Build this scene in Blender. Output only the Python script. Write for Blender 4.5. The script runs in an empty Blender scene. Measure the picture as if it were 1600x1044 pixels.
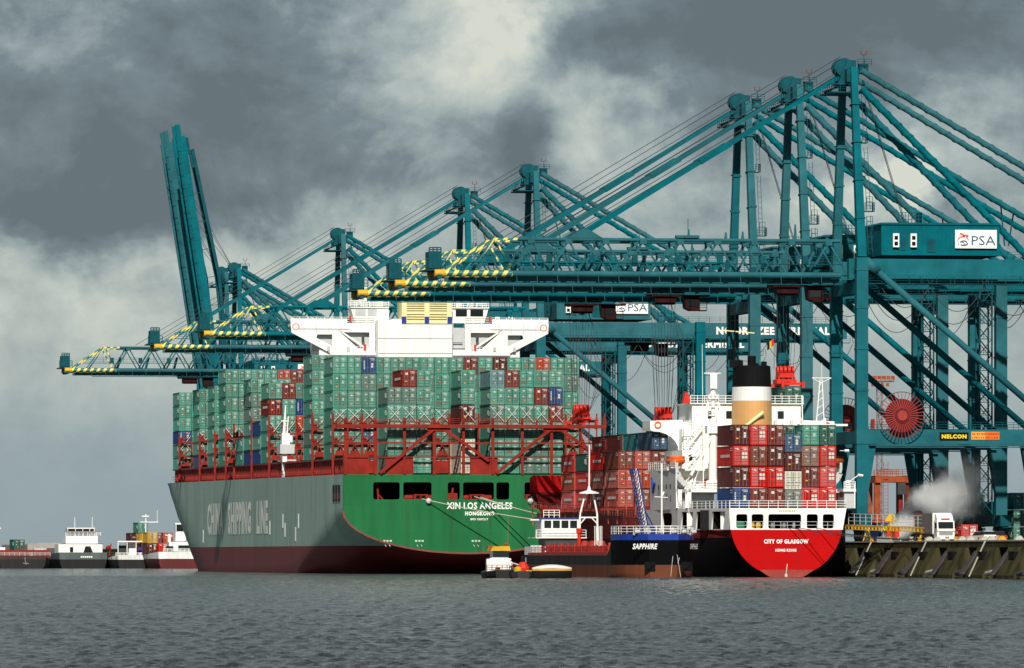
import bpy, bmesh, math, random
from mathutils import Vector, Matrix, Euler
random.seed(7)
R = math.radians
sc = bpy.context.scene
COL = sc.collection
# ---------------------------------------------------------------- camera, world, sun, exposure
FOC = 11500.0                       # focal length in pixels of a 1600 px wide frame
cam_d = bpy.data.cameras.new('camera'); cam = bpy.data.objects.new('camera', cam_d); COL.objects.link(cam)
cam.location = (0, 0, 3.0); cam.rotation_euler = (R(90), 0, 0)
cam_d.sensor_fit = 'HORIZONTAL'; cam_d.sensor_width = 36.0; cam_d.lens = 36.0 * FOC / 1600
cam_d.shift_y = (869 - 522) / 1600.0
cam_d.clip_start = 1.0; cam_d.clip_end = 60000
sc.camera = cam
TH = math.atan(1806 / FOC)          # the quay and the big ships all lie at this heading
SV = Vector((math.cos(TH), math.sin(TH), 0)); HV = Vector((-math.sin(TH), math.cos(TH), 0))
SUN_AZ, SUN_EL = R(-1.5), R(37)        # sun behind the camera, a little to its right
sc.view_settings.view_transform = 'Standard'; sc.view_settings.look = 'None'
sc.view_settings.exposure = 0.0; sc.view_settings.gamma = 1.0; sc.view_settings.use_curve_mapping = False
sun_d = bpy.data.lights.new('sun', 'SUN'); sun = bpy.data.objects.new('sun', sun_d); COL.objects.link(sun)
sun_d.energy = 4.9; sun_d.angle = R(0.5); sun_d.color = (1.0, 0.95, 0.86)
sdir = Vector((math.sin(SUN_AZ) * math.cos(SUN_EL), -math.cos(SUN_AZ) * math.cos(SUN_EL), math.sin(SUN_EL)))
sun.rotation_euler = sdir.to_track_quat('Z', 'Y').to_euler(); sun.location = (50, -50, 200)
sc.cycles.volume_bounces = 4
world = bpy.data.worlds.new('World'); sc.world = world; world.use_nodes = True

def build_world():
    nt = world.node_tree; N = nt.nodes; L = nt.links; N.clear()
    def mth(op, a, b=None, c=None, clamp=False):
        n = N.new('ShaderNodeMath'); n.operation = op; n.use_clamp = clamp
        for i, v in enumerate((a, b, c)):
            if v is None: continue
            if isinstance(v, (int, float)): n.inputs[i].default_value = v
            else: L.new(v, n.inputs[i])
        return n.outputs[0]
    tc = N.new('ShaderNodeTexCoord'); sep = N.new('ShaderNodeSeparateXYZ'); L.new(tc.outputs['Generated'], sep.inputs[0])
    az = mth('ARCTAN2', sep.outputs[0], sep.outputs[1]); el = mth('ARCSINE', sep.outputs[2])
    cmb = N.new('ShaderNodeCombineXYZ'); L.new(az, cmb.inputs[0]); L.new(mth('MULTIPLY', el, 1.2), cmb.inputs[1]); cmb.inputs[2].default_value = 3.3
    def noise(scale, detail, rough, dist=0.0, off=0.0):
        n = N.new('ShaderNodeTexNoise'); n.inputs['Scale'].default_value = scale; n.inputs['Detail'].default_value = detail
        n.inputs['Roughness'].default_value = rough; n.inputs['Distortion'].default_value = dist
        if off:
            ad = N.new('ShaderNodeVectorMath'); ad.operation = 'ADD'; L.new(cmb.outputs[0], ad.inputs[0]); ad.inputs[1].default_value = (off, off * .7, off); L.new(ad.outputs[0], n.inputs['Vector'])
        else: L.new(cmb.outputs[0], n.inputs['Vector'])
        return n
    wn = noise(26, 5, .6, 0, 5.1); ws = N.new('ShaderNodeSeparateColor'); L.new(wn.outputs['Color'], ws.inputs[0])
    waz = mth('ADD', az, mth('MULTIPLY', mth('SUBTRACT', ws.outputs[0], .5), .045))
    wel = mth('ADD', el, mth('MULTIPLY', mth('SUBTRACT', ws.outputs[1], .5), .034))
    wf = noise(95, 6, .62, 0, 9.3); wfs = N.new('ShaderNodeSeparateColor'); L.new(wf.outputs['Color'], wfs.inputs[0])
    waz = mth('ADD', waz, mth('MULTIPLY', mth('SUBTRACT', wfs.outputs[0], .5), .018)); wel = mth('ADD', wel, mth('MULTIPLY', mth('SUBTRACT', wfs.outputs[1], .5), .012))
    # cloud masses: azimuth, elevation, spreads (radians), weight
    G = [(-.050, .062, .030, .018, -.34), (-.040, .050, .026, .010, -.14), (-.007, .079, .0085, .015, .66), (-.018, .062, .016, .012, .20),
         (.003, .052, .008, .009, -.30), (.013, .060, .009, .007, .32), (.048, .070, .040, .013, -.40), (-.012, .044, .014, .012, .05),
         (.030, .046, .030, .008, .10), (-.060, .038, .032, .007, .27), (-.030, .035, .022, .006, .10), (-.050, .025, .060, .010, .20),
         (.054, .047, .0045, .0035, .55), (.046, .046, .004, .003, .30), (-.070, .010, .040, .012, -.04), (.060, .015, .03, .03, -.06), (-.075, .078, .006, .01, .25), (-.045, .049, .030, .004, -.14), (.062, .030, .02, .012, .10), (.028, .078, .02, .01, -.22)]
    tot = None
    for a, e, sa, se, w in G:
        dx = mth('DIVIDE', mth('SUBTRACT', waz, a), sa); dy = mth('DIVIDE', mth('SUBTRACT', wel, e), se)
        g = mth('MULTIPLY', mth('EXPONENT', mth('MULTIPLY', mth('ADD', mth('MULTIPLY', dx, dx), mth('MULTIPLY', dy, dy)), -1.0)), w)
        tot = g if tot is None else mth('ADD', tot, g)
    n1 = noise(24, 10, .60, .5); n2 = noise(80, 9, .66, .3, 2.0)
    v = mth('ADD', mth('MULTIPLY', mth('SUBTRACT', n1.outputs[0], .5), 1.15), mth('MULTIPLY', mth('SUBTRACT', n2.outputs[0], .5), .70))
    n3 = noise(34, 7, .55, .4, 4.4)
    v = mth('ADD', v, mth('MULTIPLY', mth('SUBTRACT', .10, mth('ABSOLUTE', mth('SUBTRACT', n3.outputs[0], .5))), 1.3))
    lowfade = N.new('ShaderNodeMapRange'); L.new(el, lowfade.inputs[0]); lowfade.inputs[1].default_value = .006; lowfade.inputs[2].default_value = .045; lowfade.inputs[3].default_value = .25; lowfade.inputs[4].default_value = 1.0
    v = mth('MULTIPLY', v, lowfade.outputs[0])
    v = mth('ADD', mth('ADD', v, tot), .45)
    cr = N.new('ShaderNodeValToRGB'); L.new(v, cr.inputs[0]); e = cr.color_ramp.elements
    e[0].position = .05; e[0].color = (.098, .132, .155, 1)
    e[1].position = .95; e[1].color = (.66, .68, .60, 1)
    for p, c in ((.30, (.155, .205, .235, 1)), (.52, (.31, .375, .385, 1)), (.72, (.47, .53, .50, 1))):
        q = e.new(p); q.color = c
    sky = N.new('ShaderNodeTexSky'); sky.sky_type = 'NISHITA'; sky.sun_disc = False; sky.sun_elevation = SUN_EL
    sky.sun_rotation = math.pi - SUN_AZ
    b1 = N.new('ShaderNodeBackground'); b1.inputs[1].default_value = .05; L.new(sky.outputs[0], b1.inputs[0])
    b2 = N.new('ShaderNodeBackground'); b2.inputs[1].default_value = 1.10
    lo = N.new('ShaderNodeMapRange'); lo.interpolation_type = 'SMOOTHSTEP'; L.new(el, lo.inputs[0]); lo.inputs[1].default_value = .004; lo.inputs[2].default_value = .034; lo.inputs[3].default_value = .75; lo.inputs[4].default_value = 0
    lm = N.new('ShaderNodeMixRGB'); L.new(lo.outputs[0], lm.inputs[0]); L.new(cr.outputs[0], lm.inputs[1]); lm.inputs[2].default_value = (.300, .385, .420, 1)
    hi = N.new('ShaderNodeMapRange'); hi.interpolation_type = 'SMOOTHSTEP'; L.new(el, hi.inputs[0]); hi.inputs[1].default_value = .10; hi.inputs[2].default_value = .50; hi.inputs[3].default_value = 1; hi.inputs[4].default_value = .34  # sky above the view dimmed on purpose to deepen the shadows
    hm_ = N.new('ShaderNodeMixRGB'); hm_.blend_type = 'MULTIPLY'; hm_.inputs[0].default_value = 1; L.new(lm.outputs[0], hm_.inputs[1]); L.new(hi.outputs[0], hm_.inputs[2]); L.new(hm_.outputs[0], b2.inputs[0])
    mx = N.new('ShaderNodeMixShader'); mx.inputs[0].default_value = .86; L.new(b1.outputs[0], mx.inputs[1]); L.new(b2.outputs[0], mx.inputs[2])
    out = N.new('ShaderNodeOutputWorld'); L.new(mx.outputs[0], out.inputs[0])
build_world()

# ---------------------------------------------------------------- helpers
def pt(u, v, D): return Vector(((u - 800) * D / FOC, D, 3 + (869 - v) * D / FOC))
MATS = {}
def paint(name, col, rough=.5, var=.25, scale=.35, spec=.3, metal=0.0, streak=0.0, bands=None, objvar=0.0, alt=None, plates=0.0):
    """weathered paint: colour broken up by noise in the object's own space; bands = [(z, colour)] painted above z"""
    if name in MATS: return MATS[name]
    m = bpy.data.materials.new(name); m.use_nodes = True; nt = m.node_tree; N = nt.nodes; L = nt.links
    b = N['Principled BSDF']; b.inputs['Roughness'].default_value = rough; b.inputs['Metallic'].default_value = metal
    b.inputs['Specular IOR Level'].default_value = spec
    tc = N.new('ShaderNodeTexCoord'); src = tc.outputs['Object']
    col4 = (*col, 1)
    rgb = N.new('ShaderNodeRGB'); rgb.outputs[0].default_value = col4; cur = rgb.outputs[0]
    if bands:
        sp = N.new('ShaderNodeSeparateXYZ'); L.new(src, sp.inputs[0])
        wob = N.new('ShaderNodeTexNoise'); wob.inputs['Scale'].default_value = .15; wob.inputs['Detail'].default_value = 4; L.new(src, wob.inputs['Vector'])
        for z, c2 in bands:
            gt = N.new('ShaderNodeMath'); gt.operation = 'GREATER_THAN'; gt.inputs[1].default_value = z; L.new(sp.outputs[2], gt.inputs[0])
            mx = N.new('ShaderNodeMixRGB'); mx.inputs[2].default_value = (*c2, 1); L.new(gt.outputs[0], mx.inputs[0]); L.new(cur, mx.inputs[1]); cur = mx.outputs[0]
    if var:
        n = N.new('ShaderNodeTexNoise'); n.inputs['Scale'].default_value = scale; n.inputs['Detail'].default_value = 8; n.inputs['Roughness'].default_value = .65
        if streak:
            mp = N.new('ShaderNodeMapping'); mp.inputs['Scale'].default_value = (1, 1, .12); L.new(src, mp.inputs[0]); L.new(mp.outputs[0], n.inputs['Vector'])
        else: L.new(src, n.inputs['Vector'])
        mr = N.new('ShaderNodeMapRange'); mr.inputs[1].default_value = .3; mr.inputs[2].default_value = .7; mr.inputs[3].default_value = 1 - var; mr.inputs[4].default_value = 1 + var * .6
        L.new(n.outputs[0], mr.inputs[0])
        mx = N.new('ShaderNodeMixRGB'); mx.blend_type = 'MULTIPLY'; mx.inputs[0].default_value = 1; L.new(cur, mx.inputs[1]); L.new(mr.outputs[0], mx.inputs[2]); cur = mx.outputs[0]
    if streak:   # rust and scum running down
        n = N.new('ShaderNodeTexNoise'); n.inputs['Scale'].default_value = 1.0; n.inputs['Detail'].default_value = 6
        mp = N.new('ShaderNodeMapping'); mp.inputs['Scale'].default_value = (.9, .45, .05); L.new(src, mp.inputs[0]); L.new(mp.outputs[0], n.inputs['Vector'])
        mr = N.new('ShaderNodeMapRange'); mr.inputs[1].default_value = .57; mr.inputs[2].default_value = .74; mr.inputs[3].default_value = 0; mr.inputs[4].default_value = streak
        L.new(n.outputs[0], mr.inputs[0])
        mx = N.new('ShaderNodeMixRGB'); mx.inputs[2].default_value = (*(alt or (.045, .03, .022)), 1); L.new(mr.outputs[0], mx.inputs[0]); L.new(cur, mx.inputs[1]); cur = mx.outputs[0]
    if plates:   # welded plates: a little lighter or darker, with a dark seam
        sp2 = N.new('ShaderNodeSeparateXYZ'); L.new(src, sp2.inputs[0]); ad = N.new('ShaderNodeMath'); L.new(sp2.outputs[0], ad.inputs[0]); L.new(sp2.outputs[1], ad.inputs[1])
        cx_ = N.new('ShaderNodeCombineXYZ'); L.new(ad.outputs[0], cx_.inputs[0]); L.new(sp2.outputs[2], cx_.inputs[1])
        bt = N.new('ShaderNodeTexBrick'); bt.inputs['Scale'].default_value = 1; bt.inputs['Brick Width'].default_value = 7.5; bt.inputs['Row Height'].default_value = 2.3; bt.inputs['Mortar Size'].default_value = .035; bt.inputs['Mortar Smooth'].default_value = .6
        bt.inputs['Color1'].default_value = (1, 1, 1, 1); bt.inputs['Color2'].default_value = (1 - plates * .5,) * 3 + (1,); bt.inputs['Mortar'].default_value = (1 - plates * 1.3,) * 3 + (1,); L.new(cx_.outputs[0], bt.inputs['Vector'])
        mx = N.new('ShaderNodeMixRGB'); mx.blend_type = 'MULTIPLY'; mx.inputs[0].default_value = 1; L.new(cur, mx.inputs[1]); L.new(bt.outputs[0], mx.inputs[2]); cur = mx.outputs[0]
    if objvar:
        oi = N.new('ShaderNodeObjectInfo'); h = N.new('ShaderNodeHueSaturation')
        mr = N.new('ShaderNodeMapRange'); mr.inputs[3].default_value = 1 - objvar; mr.inputs[4].default_value = 1 + objvar; L.new(oi.outputs['Random'], mr.inputs[0])
        L.new(mr.outputs[0], h.inputs['Value'])
        mr2 = N.new('ShaderNodeMapRange'); mr2.inputs[3].default_value = 1.05; mr2.inputs[4].default_value = .8
        ml = N.new('ShaderNodeMath'); ml.operation = 'FRACT'; m7 = N.new('ShaderNodeMath'); m7.operation = 'MULTIPLY'; m7.inputs[1].default_value = 7.3; L.new(oi.outputs['Random'], m7.inputs[0]); L.new(m7.outputs[0], ml.inputs[0]); L.new(ml.outputs[0], mr2.inputs[0])
        L.new(mr2.outputs[0], h.inputs['Saturation']); L.new(cur, h.inputs['Color']); cur = h.outputs[0]
    L.new(cur, b.inputs['Base Color'])
    MATS[name] = m
    return m
def stripes(name, c1, c2, period=1.9, lean=1.0):
    m = bpy.data.materials.new(name); m.use_nodes = True; nt = m.node_tree; N = nt.nodes; L = nt.links
    b = N['Principled BSDF']; b.inputs['Roughness'].default_value = .5
    tc = N.new('ShaderNodeTexCoord'); sp = N.new('ShaderNodeSeparateXYZ'); L.new(tc.outputs['Object'], sp.inputs[0])
    a = N.new('ShaderNodeMath'); a.operation = 'MULTIPLY_ADD'; L.new(sp.outputs[2], a.inputs[0]); a.inputs[1].default_value = -lean * .6; L.new(sp.outputs[0], a.inputs[2])
    f = N.new('ShaderNodeMath'); f.operation = 'DIVIDE'; L.new(a.outputs[0], f.inputs[0]); f.inputs[1].default_value = period
    fr = N.new('ShaderNodeMath'); fr.operation = 'FRACT'; L.new(f.outputs[0], fr.inputs[0])
    g = N.new('ShaderNodeMath'); g.operation = 'GREATER_THAN'; g.inputs[1].default_value = .56; L.new(fr.outputs[0], g.inputs[0])
    mx = N.new('ShaderNodeMixRGB'); L.new(g.outputs[0], mx.inputs[0]); mx.inputs[1].default_value = (*c1, 1); mx.inputs[2].default_value = (*c2, 1); L.new(mx.outputs[0], b.inputs['Base Color'])
    MATS[name] = m
    return m
TEAL = paint('teal_paint', (.002, .122, .152), .65, .30, .3, spec=.06, objvar=.05)
TEAL_D = paint('teal_paint_dark', (.003, .075, .096), .6, .35, .6, spec=.12)  # darker, more mottled teal for fittings and smaller parts
YEL = paint('yellow_paint', (.66, .38, .02), .5, .2, .8)
CREAM = paint('cream_paint', (.82, .76, .40), .5, .1, .5)
STRP = stripes('yellow_teal_stripes', (.01, .14, .155), (.80, .66, .12), 1.45)
WHITE = paint('white_paint', (.86, .86, .82), .45, .10, .4, streak=.22, alt=(.55, .45, .33))
WHITE2 = paint('white_clean', (.85, .85, .82), .5, .06, 1)
GREYW = paint('grey_or_shaded_white', (.50, .52, .52), .5, .12, .5)  # grey fittings; also white walls with their shade put into the colour
GREY = paint('grey_paint', (.22, .24, .25), .55, .25, .6)
DGREY = paint('dark_grey_metal', (.045, .05, .055), .6, .3, .8)
BLACK = paint('black_paint', (.008, .008, .009), .7, .2, .7, spec=.06)
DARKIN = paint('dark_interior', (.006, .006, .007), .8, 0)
REDD = paint('deck_red_paint', (.26, .020, .012), .6, .35, .5, spec=.15)
TROLL = paint('trolley_shaded_red', (.030, .006, .006), .6, .5, 1.2, spec=.1)  # shade beneath the booms is put into this dark red
RED = paint('bright_red_paint', (.62, .025, .012), .5, .2, .6)
ORANGE = paint('orange_paint', (.75, .13, .02), .5, .2, .6)
BLUE = paint('blue_paint', (.012, .045, .30), .5, .2, .6)
BUFF = paint('buff_paint', (.62, .35, .13), .45, .1, .3)
ROPE = paint('mooring_rope', (.50, .46, .36), .9, .2, 2)
WIRE = paint('steel_wire', (.03, .035, .04), .6, 0)
GLASS = paint('dark_window_glass', (.012, .018, .02), .08, 0, spec=.6)
RUST = paint('rusty_orange', (.33, .065, .012), .7, .5, .7)
GREEN = paint('green_paint', (.03, .22, .12), .5, .2, .5)
LINK = {}
class MB:
    def __init__(s): s.v = []; s.f = []; s.m = []
    def add(s, vs, fs, mi=0):
        o = len(s.v); s.v += [tuple(x) for x in vs]
        for f in fs: s.f.append([i + o for i in f]); s.m.append(mi)
    def box(s, x0, x1, y0, y1, z0, z1, mi=0):
        vs = [(x, y, z) for x in (x0, x1) for y in (y0, y1) for z in (z0, z1)]
        s.add(vs, [(0, 1, 3, 2), (4, 6, 7, 5), (0, 4, 5, 1), (2, 3, 7, 6), (0, 2, 6, 4), (1, 5, 7, 3)], mi); return s
    def bar(s, p, q, w, h=None, mi=0, w2=None, h2=None):
        p = Vector(p); q = Vector(q); d = (q - p)
        if d.length < 1e-6: return s
        d.normalize(); h = h or w; w2 = w2 or w; h2 = h2 or h
        up = Vector((0, 0, 1)) if abs(d.z) < .95 else Vector((0, 1, 0))
        a = d.cross(up).normalized(); b = a.cross(d).normalized(); vs = []
        for c, ww, hh in ((p, w, h), (q, w2, h2)):
            for i, j in ((-1, -1), (1, -1), (1, 1), (-1, 1)): vs.append(c + a * (i * ww / 2) + b * (j * hh / 2))
        s.add(vs, [(3, 2, 1, 0), (4, 5, 6, 7), (0, 1, 5, 4), (1, 2, 6, 5), (2, 3, 7, 6), (3, 0, 4, 7)], mi); return s
    def tube(s, p, q, r, n=8, mi=0, r2=None, cap=True):
        p = Vector(p); q = Vector(q); d = (q - p)
        if d.length < 1e-6: return s
        d.normalize(); r2 = r if r2 is None else r2
        up = Vector((0, 0, 1)) if abs(d.z) < .95 else Vector((0, 1, 0))
        a = d.cross(up).normalized(); b = a.cross(d).normalized(); vs = []
        for c, rr in ((p, r), (q, r2)):
            for k in range(n):
                t = 2 * math.pi * k / n; vs.append(c + a * (math.cos(t) * rr) + b * (math.sin(t) * rr))
        fs = [(k, (k + 1) % n, n + (k + 1) % n, n + k) for k in range(n)]
        if cap: fs += [tuple(range(n))[::-1], tuple(range(n, 2 * n))]
        s.add(vs, fs, mi); return s
    def strake(s, p, q, r, pitch=2.4, n=12, mi=0):
        """round stay with a rope wound round it in a helix against wind"""
        p = Vector(p); q = Vector(q); d = (q - p); Ln = d.length; d.normalize()
        up = Vector((0, 0, 1)); a = d.cross(up).normalized(); b = a.cross(d).normalized()
        m = max(4, int(Ln / (pitch / 8))); vs = []; fs = []
        for i in range(m + 1):
            t0 = Ln * i / m; ph = 2 * math.pi * t0 / pitch
            for k in range(n):
                t = 2 * math.pi * k / n; c = max(0, math.cos(t - ph)); rr = r * (1 + .26 * c ** 6)
                vs.append(p + d * t0 + a * (math.cos(t) * rr) + b * (math.sin(t) * rr))
        for i in range(m):
            for k in range(n): fs.append((i * n + k, i * n + (k + 1) % n, (i + 1) * n + (k + 1) % n, (i + 1) * n + k))
        s.add(vs, fs, mi); return s
    def prism(s, poly, y0, y1, mi=0, ax='y'):
        """poly of (x,z) pushed from y0 to y1 (ax='y') or (y,z) from x0 to x1 (ax='x') or (x,y) from z0 to z1"""
        n = len(poly)
        f = {'y': lambda p, t: (p[0], t, p[1]), 'x': lambda p, t: (t, p[0], p[1]), 'z': lambda p, t: (p[0], p[1], t)}[ax]
        vs = [f(p, y0) for p in poly] + [f(p, y1) for p in poly]
        s.add(vs, [tuple(range(n)), tuple(range(n, 2 * n))[::-1]] + [(k, n + k, n + (k + 1) % n, (k + 1) % n) for k in range(n)], mi); return s
    def torus(s, c, R_, r, mi=0, n=18, m=6):
        """ring standing in the x-z plane"""
        vs = []; fs = []
        for i in range(n):
            a = 2 * math.pi * i / n
            for j in range(m): b = 2 * math.pi * j / m; q = R_ + r * math.cos(b); vs.append((c[0] + q * math.cos(a), c[1] + r * math.sin(b), c[2] + q * math.sin(a)))
        for i in range(n):
            for j in range(m): fs.append((i * m + j, i * m + (j + 1) % m, ((i + 1) % n) * m + (j + 1) % m, ((i + 1) % n) * m + j))
        s.add(vs, fs, mi); return s
    def lathe(s, c, prof, n=20, mi=0, sx=1, sy=1):
        vs = []; fs = []
        for r, z in prof:
            for k in range(n): t = 2 * math.pi * k / n; vs.append((c[0] + r * math.cos(t) * sx, c[1] + r * math.sin(t) * sy, c[2] + z))
        for i in range(len(prof) - 1):
            for k in range(n): fs.append((i * n + k, i * n + (k + 1) % n, (i + 1) * n + (k + 1) % n, (i + 1) * n + k))
        fs += [tuple(range(n))[::-1], tuple(range((len(prof) - 1) * n, len(prof) * n))]
        s.add(vs, fs, mi); return s
    def rail(s, pts, h=1.0, r=.04, post=2.0, mi=0, rows=3):
        for p, q in zip(pts[:-1], pts[1:]):
            p = Vector(p); q = Vector(q); Ln = (q - p).length; n = max(1, int(Ln / post))
            for j in range(rows): z = Vector((0, 0, h * (j + 1) / rows)); s.bar(p + z, q + z, r * 1.6, r * 1.6, mi)
            for i in range(n + 1): c = p.lerp(q, i / n); s.bar(c, c + Vector((0, 0, h)), r * 1.8, r * 1.8, mi)
        return s
    def truss(s, p, q, h, w, bay, r=.12, mi=0, rc=None):
        """box lattice between p and q: depth h up, width w sideways"""
        p = Vector(p); q = Vector(q); d = q - p; Ln = d.length; d.normalize()
        up = Vector((0, 0, 1)) if abs(d.z) < .9 else Vector((1, 0, 0))
        a = d.cross(up).normalized(); b = a.cross(d).normalized(); n = max(1, round(Ln / bay)); rc = rc or r * 1.5
        P = lambda t, i, j: p + d * (Ln * t) + a * (i * w / 2) + b * (j * h / 2)
        for i in (-1, 1):
            for j in (-1, 1): s.bar(P(0, i, j), P(1, i, j), rc, rc, mi)
        for k in range(n):
            for i in (-1, 1):
                s.bar(P(k / n, i, -1), P((k + .5) / n, i, 1), r, r, mi); s.bar(P((k + .5) / n, i, 1), P((k + 1) / n, i, -1), r, r, mi)
            for j in (-1, 1): s.bar(P(k / n, -1, j), P((k + 1) / n, 1, j), r, r, mi)
            s.bar(P(k / n, -1, -1), P(k / n, -1, 1), r, r, mi); s.bar(P(k / n, 1, -1), P(k / n, 1, 1), r, r, mi)
        return s
    def mesh(s, name, mats, smooth=False):
        me = bpy.data.meshes.new(name); me.from_pydata(s.v, [], s.f)
        for m in (mats if isinstance(mats, (list, tuple)) else [mats]): me.materials.append(m)
        me.polygons.foreach_set('material_index', s.m)
        if smooth: me.polygons.foreach_set('use_smooth', [True] * len(s.f))
        bm = bmesh.new(); bm.from_mesh(me); bmesh.ops.recalc_face_normals(bm, faces=bm.faces); bm.to_mesh(me); bm.free()
        me.update(); return me
    def build(s, name, mats, parent=None, smooth=False, loc=None):
        return obj(name, s.mesh(name, mats, smooth), parent, loc)
def obj(name, me, parent=None, loc=None):
    o = bpy.data.objects.new(name, me); COL.objects.link(o)
    if parent is not None: o.parent = parent
    if loc is not None: o.location = loc
    return o
def tag(o, label, cat=None, group=None, kind=None):
    if label: o['label'] = label
    if cat: o['category'] = cat
    if group: o['group'] = group
    if kind: o['kind'] = kind
    return o
def thing(name, label, cat, loc=(0, 0, 0), rz=0.0, group=None):
    o = bpy.data.objects.new(name, None); COL.objects.link(o); o.location = loc; o.rotation_euler = (0, 0, rz); o.empty_display_size = .5
    return tag(o, label, cat, group)
def copy_tree(o, parent=None, skip=()):
    c = o.copy(); COL.objects.link(c); c.parent = parent
    for ch in list(o.children):
        if ch.name.split('.')[0] in skip: continue
        copy_tree(ch, c, skip)
    return c
def curve_mesh(cu):
    o = bpy.data.objects.new('tmp', cu); COL.objects.link(o)
    bpy.context.view_layer.update()
    me = bpy.data.meshes.new_from_object(o.evaluated_get(bpy.context.evaluated_depsgraph_get())); bpy.data.objects.remove(o); bpy.data.curves.remove(cu)
    return me
def rr(x0, x1, z0, z1, r=.3, n=3):
    P = []
    for cx, cz, a0 in ((x1 - r, z1 - r, 0), (x0 + r, z1 - r, 90), (x0 + r, z0 + r, 180), (x1 - r, z0 + r, 270)):
        for k in range(n + 1): t = R(a0 + 90 * k / n); P.append((cx + r * math.cos(t), cz + r * math.sin(t)))
    return P
def panel(name, outline, holes, thick, mat, parent, p0=(0, 0, 0), dx=(1, 0, 0)):
    """upright plate with real openings: (s,z) outline on the plane through p0 along dx"""
    cu = bpy.data.curves.new('tmp', 'CURVE'); cu.dimensions = '2D'; cu.fill_mode = 'BOTH'; cu.extrude = thick / 2
    for loop in [outline] + list(holes):
        sp = cu.splines.new('POLY'); sp.points.add(len(loop) - 1); sp.use_cyclic_u = True
        for i, (x, z) in enumerate(loop): sp.points[i].co = (x, z, 0, 1)
    me = curve_mesh(cu); me.name = name; d = Vector(dx).normalized(); up = Vector((0, 0, 1)); nrm = d.cross(up); p0 = Vector(p0)
    for v in me.vertices: x, z, t = v.co; v.co = p0 + d * x + up * z + nrm * t
    me.materials.clear(); me.materials.append(mat)
    return obj(name, me, parent)
def text(name, s, w, h, mat, parent, loc, rot=(90, 0, 0), bold=.0, thick=.04, shear=0.0, cx=True):
    """lettering fitted into w x h metres, its bottom centre at loc"""
    cu = bpy.data.curves.new('tmp', 'FONT'); cu.body = s; cu.size = 1; cu.offset = bold; cu.shear = shear; cu.resolution_u = 2; cu.space_character = 1.0 + bold * 3
    me = curve_mesh(cu); me.name = name
    xs = [v.co.x for v in me.vertices]; ys = [v.co.y for v in me.vertices]
    x0, x1, y0, y1 = min(xs), max(xs), min(ys), max(ys)
    E = Euler((R(rot[0]), R(rot[1]), R(rot[2]))).to_matrix(); loc = Vector(loc)
    for v in me.vertices:
        x = (v.co.x - (x0 + x1) / 2) / (x1 - x0) * w; y = (v.co.y - y0) / (y1 - y0) * h
        v.co = loc + E @ Vector((x, y, 0))
    me.materials.clear(); me.materials.append(mat)
    return obj(name, me, parent)
def loft(name, sections, mat, parent, cap0=None, deck=None, smooth=True):
    """hull from port-half sections [(a,[(b,z)...deck to keel])]; cap0 closes the first one; deck closes the top"""
    mb = MB(); n = len(sections[0][1]); rings = []
    for a, S in sections:
        ring = [(-b, a, z) for b, z in S] + [(b, a, z) for b, z in S[::-1][1:]]
        rings.append(ring)
    m = len(rings[0]); vs = [p for r in rings for p in r]
    fs = [(i * m + k, i * m + k + 1, (i + 1) * m + k + 1, (i + 1) * m + k) for i in range(len(rings) - 1) for k in range(m - 1)]
    mb.add(vs, fs, 0)
    o = mb.build(name, mat, parent, smooth)
    if cap0:
        c = MB(); c.add([(x, y - .05, z) for x, y, z in rings[0]], [tuple(range(m))], 0); c.build(cap0[0], cap0[1], parent)
    if deck:
        zmax = deck[2] if len(deck) > 2 else 1e9
        d = MB(); vs = [];
        for r in rings: vs += [r[0], r[-1]]
        vs = [(x * .995, y, min(z - .06, zmax)) for x, y, z in vs]
        d.add(vs, [(2 * i, 2 * i + 1, 2 * i + 3, 2 * i + 2) for i in range(len(rings) - 1)]); d.build(deck[0], deck[1], parent)
    return o
def lerp(a, b, t): return a + (b - a) * t
def cl(t): return max(0.0, min(1.0, t))
def sm(t): t = cl(t); return t * t * (3 - 2 * t)
class Frame:
    """ship or quay frame: x to starboard (b), y forward (a), z up from the water"""
    def __init__(s, X, D): s.o = Vector((X, D, 0))
    def w(s, b, a, z): v = s.o + SV * b + HV * a; v.z = z; return v
XIN = Frame(-7.24, 1237.3); CITY = Frame(38.6, 1036); QUAY = Frame(52.5, 1036)
ZQ = 4.9
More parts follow.
